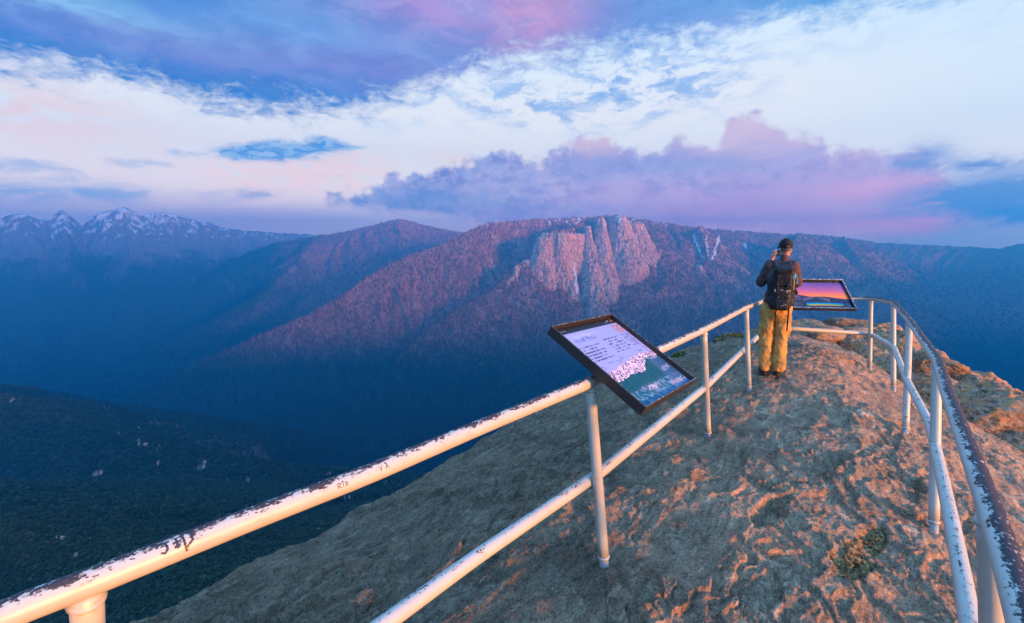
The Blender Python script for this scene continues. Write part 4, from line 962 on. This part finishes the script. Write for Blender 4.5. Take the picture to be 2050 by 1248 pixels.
s2, M2, loc2, c2_ = sign('information panel with orange and purple sunset picture and rainbow strip, beyond the man', *A2, art2, 600, 320, fw=.026, dep=.055)
for u_ in (.2, .8):
    br = MB()
    a_ = loc2(u_, .35, -.035); b_ = loc2(u_, .75, -.035); rp = PT[np.argmin(np.linalg.norm(PT-(loc2(u_, .6, -.03)+c2_), axis=1))]-c2_
    br.tube([a_, b_], .013, 10); br.tube([(a_+b_)/2, rp], .016, 10)
    V_, F_, _, _ = tube([rp-np.array([.03, 0, 0]), rp+np.array([.03, 0, 0])], .0345, 20); br.add(V_, F_); br.build('mounting_bracket', frm, s2)
# ------------------------------------------------------------------ man with backpack (x right, y forward, z up, metres)
def surface_nets(D, org, h):
    nx, ny, nz = D.shape; s = D < 0
    idx = -np.ones((nx-1, ny-1, nz-1), np.int64); cnt = np.zeros(idx.shape); acc = np.zeros(idx.shape+(3,))
    cs = [(i, j, k) for i in (0, 1) for j in (0, 1) for k in (0, 1)]
    def sl(c): return (slice(c[0], nx-1+c[0]), slice(c[1], ny-1+c[1]), slice(c[2], nz-1+c[2]))
    for a in cs:
        for ax in range(3):
            if a[ax]: continue
            b_ = list(a); b_[ax] = 1; da = D[sl(a)]; db = D[sl(b_)]; m = (da < 0) != (db < 0)
            t_ = np.where(m, da/(da-db+1e-12), 0)
            cnt += m
            for q in range(3): acc[..., q] += np.where(m, a[q]+(t_ if q == ax else 0), 0)
    act = cnt > 0; n = act.sum(); idx[act] = np.arange(n)
    base_ = np.argwhere(act); V = (base_+acc[act]/cnt[act][:, None])*h+org
    F_ = []
    for ax in range(3):
        o1, o2 = [(1, 2), (2, 0), (0, 1)][ax]
        A = [slice(1, -1)]*3; A[ax] = slice(0, -1); B = list(A); B[ax] = slice(1, None)
        sa = s[tuple(A)]; sb = s[tuple(B)]; m = sa != sb
        ij = np.argwhere(m)+np.array([0 if q == ax else 1 for q in range(3)])
        e1 = np.zeros(3, int); e1[o1] = 1; e2 = np.zeros(3, int); e2[o2] = 1
        def g(p): return idx[p[:, 0], p[:, 1], p[:, 2]]
        q = np.stack([g(ij-e1-e2), g(ij-e2), g(ij), g(ij-e1)], 1)
        fl = sa[m]; q[~fl] = q[~fl][:, ::-1]; F_.append(q)
    return V, np.concatenate(F_)
class SDF:
    def __init__(s, lo, hi, h):
        s.h = h; s.org = np.array(lo, float); n = np.ceil((np.array(hi)-s.org)/h).astype(int)+1
        s.D = np.full(tuple(n), .2); s.n = n
    def sub(s, lo, hi, pad=.07):
        a = np.clip(np.floor((np.minimum(lo, hi)-pad-s.org)/s.h).astype(int), 0, s.n-1); b_ = np.clip(np.ceil((np.maximum(lo, hi)+pad-s.org)/s.h).astype(int)+1, 1, s.n)
        sl = tuple(slice(a[i], b_[i]) for i in range(3)); G = np.meshgrid(*[s.org[i]+np.arange(a[i], b_[i])*s.h for i in range(3)], indexing='ij')
        return sl, G
    def comb(s, sl, d, k, op='u'):
        o = s.D[sl]
        if op == 'u':
            hh = np.clip(.5+.5*(o-d)/k, 0, 1); s.D[sl] = o*(1-hh)+d*hh-k*hh*(1-hh)
        elif op == 'sub': s.D[sl] = np.maximum(o, -d)
    def cap(s, a, b_, ra, rb, k=.02, sq=(1, 1)):
        a = np.array(a, float); b_ = np.array(b_, float); r = max(ra, rb)
        sl, G = s.sub(np.minimum(a, b_)-r, np.maximum(a, b_)+r); P = np.stack(G, -1)-a; d = b_-a; t_ = np.clip((P@d)/(d@d+1e-12), 0, 1)
        q = P-t_[..., None]*d; s.comb(sl, np.sqrt((q**2).sum(-1))-(ra+(rb-ra)*t_), k)
    def ell(s, c, r, k=.02, rz=0, op='u', rx=0):
        c = np.array(c, float); r = np.array(r, float); m = r.max(); sl, G = s.sub(c-m, c+m); x, y, z = [G[i]-c[i] for i in range(3)]
        if rz: x, y = x*math.cos(rz)+y*math.sin(rz), -x*math.sin(rz)+y*math.cos(rz)
        if rx: y, z = y*math.cos(rx)+z*math.sin(rx), -y*math.sin(rx)+z*math.cos(rx)
        q = np.sqrt((x/r[0])**2+(y/r[1])**2+(z/r[2])**2); g = np.sqrt((x/r[0]**2)**2+(y/r[1]**2)**2+(z/r[2]**2)**2)+1e-9
        s.comb(sl, q*(q-1)/g, k, op)
    def box(s, c, r, rad=.02, k=.01, rx=0, rz=0, op='u', taper=0):
        c = np.array(c, float); r = np.array(r, float); m = np.linalg.norm(r); sl, G = s.sub(c-m, c+m); x, y, z = [G[i]-c[i] for i in range(3)]
        if rz: x, y = x*math.cos(rz)+y*math.sin(rz), -x*math.sin(rz)+y*math.cos(rz)
        if rx: y, z = y*math.cos(rx)+z*math.sin(rx), -y*math.sin(rx)+z*math.cos(rx)
        if taper: f = 1+taper*z/r[2]; x = x/f
        q = np.stack([np.abs(x)-r[0]+rad, np.abs(y)-r[1]+rad, np.abs(z)-r[2]+rad], -1)
        s.comb(sl, np.linalg.norm(np.maximum(q, 0), axis=-1)+np.minimum(q.max(-1), 0)-rad, k, op)
    def cut(s, ax, v, above=True):
        sh = [1, 1, 1]; sh[ax] = s.n[ax]; co = (s.org[ax]+np.arange(s.n[ax])*s.h).reshape(sh)
        s.D = np.maximum(s.D, (co-v) if above else (v-co))
    def mesh(s, name, mat, parent, disp=None, attrs=None):
        V, Fq = surface_nets(s.D, s.org, s.h)
        if disp is not None:
            n = np.zeros_like(V); a, b_, c, d = [V[Fq[:, i]] for i in range(4)]; fn = np.cross(c-a, d-b_)
            for i in range(4): np.add.at(n, Fq[:, i], fn)
            n /= np.linalg.norm(n, axis=1)[:, None]+1e-12; V = V+n*disp(V)[:, None]
        return mesh_np(name, V, Fq, mat, parent, attrs=attrs(V) if attrs else None)
MAN_AZ = math.atan2(*ray(1548, 746)[:2])
pm_ = PZ(1543, 745, .12); mz = ground_z(pm_[0], pm_[1])
pm_ = PZ(1543, 745, mz)
man = empty('person', (pm_[0], pm_[1], ground_z(pm_[0], pm_[1])+.004), -MAN_AZ+.06, label='man seen from behind in tan trousers, brown shirt and dark cap, holding a camera', cat='person')
man.scale = (.78, .88, .94)
skin = simple('skin', (.42, .17, .10), .55, var=.12, vscale=30); hairm = simple('grey_hair', (.10, .07, .055), .8, var=.3, vscale=120)
def cloth(name, col_, rough=.85, var=.18, weave=900):
    m, t = new_mat(name); b = t.bsdf; v = t.coord('Object'); n1_ = t.noise(v, 9, 5, .6); n2_ = t.noise(v, 45, 5, .65)
    t.put(b.inputs['Base Color'], t.mix(n1_*.6+n2_*.4, tuple(c*(1-var) for c in col_), tuple(c*(1+var) for c in col_))); b.inputs['Roughness'].default_value = rough; b.inputs['Specular IOR Level'].default_value = .2
    bn = t.node('ShaderNodeBump'); bn.inputs['Strength'].default_value = .5; bn.inputs['Distance'].default_value = .004; t.put(bn.inputs['Height'], n2_+t.noise(v, 220, 2, .5)*.25); t.put(b.inputs['Normal'], X(t, bn.outputs[0])); return m
pants_m = cloth('tan_canvas', (.46, .215, .055)); shirt_m = cloth('brown_shirt', (.075, .040, .036)); black_m = cloth('black_nylon', (.012, .011, .012), .6); cap_m = cloth('dark_cap_cloth', (.022, .014, .013)); shoe_m = cloth('dark_leather', (.03, .018, .012), .6)
# joints
hd = np.array([.066, .015, 1.665]); nk = np.array([.060, .0, 1.53])
SHL, ELL, WRL = np.array([-.135, .0, 1.455]), np.array([-.235, .06, 1.235]), np.array([-.105, .215, 1.515])
SHR, ELR, WRR = np.array([.205, .0, 1.445]), np.array([.262, .08, 1.235]), np.array([.085, .25, 1.49])
B = SDF((-.36, -.22, -.01), (.42, .42, 1.83), .0062)
B.ell(hd+[0, .005, .01], (.076, .096, .112), .01, rz=.35); B.ell(hd+[-.018, .055, -.055], (.052, .055, .062), .03, rz=.35)
B.cap(nk+[0, -.01, -.06], hd+[0, -.01, -.05], .060, .056, .02)
hx, hy = -math.sin(.35), math.cos(.35)
B.cap(hd+[hx*.098, hy*.098, .01], hd+[hx*.116, hy*.116, -.02], .010, .014, .012)                       # nose
B.ell(hd+[hx*.09, hy*.09, -.058], (.024, .012, .010), .01, rz=.35)                                     # lips
for s_ in (-1, 1):
    ec = hd+[math.cos(.35)*s_*.078, math.sin(.35)*s_*.078, -.005]; B.ell(ec+[0, -.006, 0], (.010, .020, .032), .008, rz=.35+s_*.35)
    B.ell(hd+[hx*.088+math.cos(.35)*s_*.032, hy*.088+math.sin(.35)*s_*.032, .022], (.014, .010, .008), .008)
B.cap((.03, 0, 1.26), (.04, 0, 1.36), .125, .11, .03); B.cap((.01, 0, .95), (.03, 0, 1.28), .125, .12, .03); B.cap((-.10, 0, 1.44), (.18, 0, 1.43), .05, .05, .02)
for S, E, Wp in ((SHL, ELL, WRL), (SHR, ELR, WRR)): B.cap(S, E, .050, .040, .02); B.cap(E, Wp, .040, .027, .015)
for s_, hp, kn, an in ((-1, (-.085, 0, .93), (-.085, .015, .50), (-.088, -.02, .09)), (1, (.095, 0, .93), (.088, .015, .50), (.082, -.02, .09))):
    B.cap(hp, kn, .085, .055, .03); B.cap(kn, an, .055, .036, .02); B.cap(an, (an[0]+s_*.02, .13, .045), .036, .036, .02)
CAM = np.array([-.018, .235, 1.605])          # held camera centre
def hand(Wp, palm_c, fdir, side, curl):
    """palm, five curled fingers"""
    Wp = np.array(Wp); palm_c = np.array(palm_c); B.cap(Wp, palm_c, .026, .030, .012)
    fd = np.array(fdir, float); fd /= np.linalg.norm(fd); cu = np.array(curl, float); cu /= np.linalg.norm(cu); sd_ = np.cross(fd, cu)*side
    B.ell(palm_c, (.034, .034, .036), .01)
    for k, (off, L) in enumerate(((-.030, .072), (-.010, .080), (.011, .076), (.031, .060))):
        r0 = palm_c+sd_*off+fd*.028; p1 = r0+fd*L*.45; p2 = p1+fd*L*.22+cu*L*.22; p3 = p2+cu*L*.30
        B.cap(r0, p1, .0095, .009, .004); B.cap(p1, p2, .009, .0085, .003); B.cap(p2, p3, .0085, .0075, .003)
    tb = palm_c-sd_*.030; t1 = tb+fd*.02-sd_*.022+cu*.01; t2 = t1+fd*.028+cu*.012; B.cap(tb, t1, .014, .011, .006); B.cap(t1, t2, .011, .009, .004)
hand(WRL, CAM+[-.072, -.012, -.035], (0.10, .25, 1), 1, (.9, .35, .1)); hand(WRR, CAM+[.070, .0, -.045], (-.15, .2, 1), -1, (-.9, .3, .1))
body = B.mesh('body', skin, man)
# hair
Hh_ = SDF((-.08, -.16, 1.5), (.22, .2, 1.83), .004); Hh_.ell(hd+[0, -.006, .02], (.0785, .0985, .108), .01, rz=.35); Hh_.cut(2, 1.640, False); Hh_.D = np.maximum(Hh_.D, ((Hh_.org[1]+np.arange(Hh_.n[1])*Hh_.h)-.04).reshape(1, -1, 1)); Hh_.mesh('hair', hairm, man)
# trousers
def fold(V, seed, amp, sx=9, sz=5, dirs=.9):
    n = fbm3(V[:, 0]*sx+V[:, 2]*dirs*4+seed, V[:, 1]*sx, V[:, 2]*sz-V[:, 0]*dirs*5, 4, seed, .55)
    r = 1-np.abs(fbm3(V[:, 0]*6+V[:, 2]*3+seed*2, V[:, 1]*6, V[:, 2]*7-V[:, 0]*4, 3, seed+9))*3.2
    return amp*(n*1.1+.8*np.clip(r, -.5, 1))
P_ = SDF((-.30, -.26, .02), (.32, .26, 1.06), .0062)
P_.cap((-.06, -.005, .99), (.085, -.005, .99), .128, .128, .03); P_.ell((0.01, -.035, .87), (.185, .135, .16), .04)
for s_, hp, kn, an in ((-1, (-.095, -.005, .86), (-.100, .0, .48), (-.094, -.025, .10)), (1, (.105, -.005, .86), (.100, .0, .48), (.090, -.025, .10))):
    P_.cap(hp, (hp[0]*1.02, -.01, .66), .122, .108, .03); P_.cap((hp[0]*1.02, -.01, .66), kn, .106, .094, .02); P_.cap(kn, (an[0], -.02, .22), .094, .090, .02); P_.cap((an[0], -.02, .22), an, .090, .082, .02)
    P_.cap((an[0]+s_*.0, -.01, .16), (an[0]+.012, -.015, .145), .094, .092, .03)
    P_.box((hp[0]+s_*.075, -.01, .60), (.045, .06, .085), .02, .02)                                    # cargo pocket
P_.D = np.maximum(P_.D, -( .0 + (np.abs((P_.org[0]+np.arange(P_.n[0])*P_.h)-.0)).reshape(-1, 1, 1)*-1+.006*np.ones((1, 1, P_.n[2])))*np.where((P_.org[2]+np.arange(P_.n[2])*P_.h) < .70, 1, -1e3).reshape(1, 1, -1)) if False else P_.D
P_.cut(2, .045, False); P_.cut(2, 1.03, True)
trous = P_.mesh('trousers', pants_m, man, lambda V: fold(V, 3, .017)*sst(1.05, .92, V[:, 2]))
# shoes
S_ = SDF((-.2, -.16, -.01), (.2, .26, .16), .005)
for s_, ax_ in ((-1, -.098), (1, .082)):
    S_.cap((ax_, -.055, .045), (ax_+s_*.03, .13, .036), .047, .042, .02); S_.cap((ax_, -.05, .06), (ax_, -.045, .13), .046, .046, .02); S_.ell((ax_+s_*.036, .15, .036), (.045, .06, .034), .02)
S_.cut(2, .012, False); S_.mesh('shoes', shoe_m, man)
So = SDF((-.2, -.16, -.02), (.2, .26, .06), .004)
for s_, ax_ in ((-1, -.098), (1, .082)): So.cap((ax_, -.06, .01), (ax_+s_*.034, .16, .01), .05, .047, .01)
So.cut(2, .018, True); So.cut(2, -.004, False); So.mesh('shoe_soles', simple('black_rubber', (.01, .01, .01), .7), man)
# shirt
J = SDF((-.36, -.24, .90), (.42, .40, 1.60), .0060)
J.cap((.01, .0, 1.02), (.03, .0, 1.28), .150, .150, .03); J.cap((-.05, 0, 1.02), (.08, 0, 1.02), .135, .135, .03); J.cap((-.03, 0, 1.30), (.10, 0, 1.32), .140, .140, .04); J.cap((-.115, 0, 1.42), (.185, 0, 1.415), .078, .078, .04); J.cap((-.02, -.005, 1.45), (.11, -.005, 1.45), .085, .085, .04)
J.cap(nk+[0, -.01, -.03], nk+[0, -.008, .022], .072, .066, .02)
for S, E, Wp in ((SHL, ELL, WRL), (SHR, ELR, WRR)):
    J.cap(S, E, .078, .066, .03); m_ = E+(Wp-E)*.82; J.cap(E, E+(Wp-E)*.5, .066, .056, .02); J.cap(E+(Wp-E)*.5, m_, .056, .045, .01)
J.cut(2, .955, False)
J.mesh('shirt', shirt_m, man, lambda V: fold(V, 11, .011, 11, 8)*(1-.7*sst(1.46, 1.52, V[:, 2])))
# collar band
mb = MB(); an_ = np.linspace(0, 2*math.pi, 33)[:-1]
ring = np.array([[nk[0]+.068*math.cos(a), nk[1]-.010+.068*math.sin(a), nk[2]+.012+.006*math.sin(a)] for a in an_])
V_ = np.concatenate([ring, ring*[1, 1, 1]+[0, 0, .034]+(nk-ring)*[.10, .10, 0], ring*[1, 1, 1]+[0, 0, .034]+(nk-ring)*[.17, .17, 0], ring+(nk-ring)*[.08, .08, 0]]); mb.add(V_, grid_faces(4, 32, wrap=True)); mb.build('collar', shirt_m, man)
# cap
Cp = SDF((-.14, -.14, 1.62), (.24, .26, 1.84), .0036)
cc_ = hd+[0, .0, .042]; Cp.ell(cc_+[0, 0, .012], (.092, .112, .094), .01, rz=.35); Cp.D = np.maximum(Cp.D, (cc_[2]-.016-(Cp.org[2]+np.arange(Cp.n[2])*Cp.h)).reshape(1, 1, -1))
Cp.cap(cc_+[hx*.10-.035, hy*.10, -.004], cc_+[hx*.165-.03, hy*.165, -.016], .010, .006, .01)
for u_ in np.linspace(-.058, .058, 9): Cp.cap(cc_+[hx*.095+math.cos(.35)*u_, hy*.095+math.sin(.35)*u_, -.006], cc_+[hx*(.165-abs(u_)*.35)+math.cos(.35)*u_, hy*(.165-abs(u_)*.35)+math.sin(.35)*u_, -.02], .0075, .005, .008)
Cp.ell(cc_+[-hx*.112, -hy*.112, -.018], (.040, .05, .026), .01, rz=.35, op='sub')                      # opening above the strap
Cp.ell(cc_+[0, 0, -.03], (.078, .098, .07), .01, rz=.35, op='sub')
capo = Cp.mesh('cap', cap_m, man, lambda V: .0015*fbm3(V[:, 0]*30, V[:, 1]*30, V[:, 2]*30, 3, 4))
q_ = [cc_+[.089*math.cos(a)*math.cos(.35)-.109*math.sin(a)*math.sin(.35), .089*math.cos(a)*math.sin(.35)+.109*math.sin(a)*math.cos(.35), -.020] for a in np.linspace(-math.pi*.85, -math.pi*.15, 16)]
mb = MB()
V_ = np.concatenate([np.array(q_)+[0, 0, -.009], np.array(q_)+[0, 0, .009]]); V2 = cc_+(V_-cc_)*[.965, .965, 1]; mb.add(np.concatenate([V_, V_[::-1][:16][::-1]*0+V_[16:]*1])[:32], grid_faces(2, 16)); mb.add(V2, grid_faces(2, 16, flip=True)); mb.add(np.concatenate([V_[16:], V2[16:]]), grid_faces(2, 16)); mb.add(np.concatenate([V2[:16], V_[:16]]), grid_faces(2, 16)); mb.build('cap_strap', cap_m, man)
mb = MB(); mb.tube(pl_interp([(-.10, -.135, 1.015), (0, -.15, 1.01), (.12, -.135, 1.015)], .03), .016, 10); mb.build('belt', black_m, man)

# backpack (its own thing, carried on the back)
pk = empty('backpack', tuple(man.location), man.rotation_euler.z, label='black hiking backpack with hanging straps worn on the back of the man', cat='backpack'); pk.scale = man.scale
K_ = SDF((-.22, -.50, .84), (.30, -.08, 1.52), .0060)
K_.box((.045, -.235, 1.17), (.125, .085, .255), .05, .02, taper=.06); K_.box((.045, -.245, 1.36), (.115, .075, .09), .05, .03); K_.box((.03, -.225, .99), (.145, .085, .085), .05, .03)
K_.cap((-.10, -.19, 1.0), (-.09, -.19, 1.25), .045, .035, .03); K_.cap((.185, -.19, .99), (.18, -.19, 1.2), .04, .032, .03)
K_.mesh('main_bag', black_m, pk, lambda V: fold(V, 21, .009, 10, 6))
K2 = SDF((-.15, -.5, 1.12), (.26, -.1, 1.53), .0055); K2.box((.050, -.265, 1.385), (.125, .075, .075), .045, .02, rx=.25); K2.box((.05, -.30, 1.27), (.105, .04, .07), .03, .03); K2.mesh('lid', black_m, pk, lambda V: fold(V, 27, .008, 9, 9))
K3 = SDF((-.12, -.5, .86), (.22, -.2, 1.22), .0055); K3.box((.04, -.335, 1.03), (.100, .038, .125), .035, .02); K3.box((.04, -.355, .97), (.085, .03, .06), .025, .02); K3.mesh('front_pocket', black_m, pk, lambda V: fold(V, 29, .006, 12, 9))
web = simple('webbing', (.02, .019, .022), .75); tanm = simple('tan_webbing', (.30, .26, .22), .7)
def strap(name, P, w, th, mat, parent, side=(1, 0, 0)):
    P = pl_interp(np.array(P, float), .02); k_ = np.ones(5)/5
    if len(P) > 8: Q = P.copy(); Q[2:-2] = np.stack([np.convolve(P[:, i], k_, 'valid') for i in range(3)], 1); P = Q
    T = np.gradient(P, axis=0); T /= np.linalg.norm(T, axis=1)[:, None]; s_ = np.array(side, float); S = s_-(T@s_)[:, None]*T; S /= np.linalg.norm(S, axis=1)[:, None]; N = np.cross(T, S)
    V = np.stack([P-S*w/2-N*th/2, P+S*w/2-N*th/2, P+S*w/2+N*th/2, P-S*w/2+N*th/2], 1).reshape(-1, 3)
    Fc = [list(f) for f in grid_faces(len(P), 4, wrap=True)]+[[3, 2, 1, 0], [len(V)-4, len(V)-3, len(V)-2, len(V)-1]]
    return mesh_np(name, V, Fc, mat, parent, smooth=False)
for x0, x1 in ((-.045, -.075), (.135, .165)):
    o = strap('shoulder_strap', [(x0+.01, -.20, 1.38), (x0, -.155, 1.47), (x1, -.055, 1.522), (x1, .05, 1.50), (x1*.95, .135, 1.36), (x1*1.2, .15, 1.20), (x1*1.6, .06, 1.08)], .062, .014, black_m, pk)
    strap('webbing', [(x0, -.235, 1.44), (x0-.005, -.165, 1.487), (x1, -.06, 1.536), (x1, .04, 1.515)], .022, .004, web, o)
    mb = MB(); mb.box((x0+.005, -.225, 1.455), (.04, .012, .02), None, .003); mb.build('buckle', tanm, o, smooth=False)
strap('hanging_strap', [(-.012, -.31, .93), (-.014, -.27, .86), (-.012, -.20, .78), (-.010, -.19, .70), (-.006, -.19, .66)], .016, .004, black_m, pk)
strap('hanging_strap', [(.150, -.29, .98), (.156, -.25, .88), (.158, -.19, .76), (.160, -.185, .62)], .020, .004, black_m, pk)
strap('hip_belt', [(-.12, -.20, 1.0), (-.17, -.10, 1.0), (-.165, .06, 1.0), (-.08, .155, 1.0), (.10, .155, 1.0), (.195, .05, 1.0), (.20, -.10, 1.0), (.17, -.2, 1.0)], .05, .012, black_m, pk, side=(0, 0, 1))
strap('compression_strap', [(-.085, -.27, 1.16), (-.02, -.378, 1.155), (.11, -.378, 1.15), (.175, -.27, 1.15)], .018, .004, web, pk, side=(0, 0, 1))
strap('compression_strap', [(-.06, -.30, 1.32), (-.02, -.345, 1.24), (.0, -.37, 1.13)], .014, .004, web, pk)
strap('compression_strap', [(.15, -.30, 1.32), (.12, -.345, 1.24), (.10, -.37, 1.12)], .014, .004, web, pk)
for c_, sz in (((-.055, -.372, 1.155), (.012, .006, .034)), ((.128, -.352, 1.155), (.044, .010, .016)), ((.10, -.378, 1.145), (.016, .01, .03)), ((.135, -.357, 1.09), (.030, .008, .012)), ((.03, -.377, 1.162), (.04, .005, .010)), ((.0, -.385, 1.075), (.014, .005, .008)), ((.05, -.392, .965), (.030, .005, .006)), ((.075, -.392, .985), (.007, .006, .03)), ((.095, -.390, .98), (.007, .006, .026)), ((.165, -.30, 1.385), (.02, .008, .022))):
    mb = MB(); mb.box(c_, sz, None, .002); mb.build('buckle', tanm, pk, smooth=False)
bl_ = simple('blue_cord', (.01, .30, .55), .5)
mb = MB()
for P in ([(.165, -.27, 1.27), (.185, -.26, 1.34), (.205, -.24, 1.36), (.20, -.26, 1.30), (.185, -.28, 1.24)], [(.205, -.24, 1.36), (.235, -.20, 1.32), (.245, -.19, 1.26), (.225, -.22, 1.235), (.21, -.24, 1.24)], [(.16, -.28, 1.30), (.20, -.26, 1.35)]): mb.tube(round_corners(P, .02, 3), .0065, 8)
mb.build('blue_cord', bl_, pk)
mb = MB(); mb.tube([(.205, -.26, 1.14), (.203, -.262, 1.30)], .020, 12); mb.build('side_pouch', black_m, pk)
strap('cord_tail', [(.195, -.285, 1.30), (.192, -.29, 1.22), (.198, -.292, 1.16)], .012, .004, simple('amber_webbing', (.55, .28, .06), .7), pk)
# camera held up to the face
cm = empty('camera', tuple(man.location), man.rotation_euler.z, label='small black camera held up in both hands at the left of the face', cat='camera'); cm.scale = man.scale
blk = simple('black_plastic', (.015, .015, .018), .4); gls = simple('lens_glass', (.02, .12, .16), .08, spec=.9)
mb = MB(); mb.box(CAM, (.108, .034, .066), None, .006); mb.box(CAM+[0, 0, .040], (.036, .03, .022), None, .004); mb.build('housing', blk, cm, smooth=False)
mb = MB(); mb.tube([CAM+[0, .015, 0], CAM+[0, .055, 0]], .028, 20); mb.tube([CAM+[0, .055, 0], CAM+[0, .062, 0]], .031, 20); mb.build('lens', blk, cm)
mb = MB(); mb.box(CAM+[.0, -.0185, -.002], (.072, .002, .046), None); mb.build('screen', gls, cm, smooth=False)
mb = MB(); mb.tube([CAM+[.036, 0, .032], CAM+[.036, 0, .042]], .007, 12); mb.build('shutter_button', blk, cm)
# ------------------------------------------------------------------ render settings
sc.view_settings.view_transform = 'Standard'; sc.view_settings.look = 'None'; sc.view_settings.gamma = 1; sc.view_settings.exposure = EXPO
sc.cycles.use_denoising = True; sc.cycles.volume_bounces = 0; sc.cycles.max_bounces = 6; sc.cycles.diffuse_bounces = 3
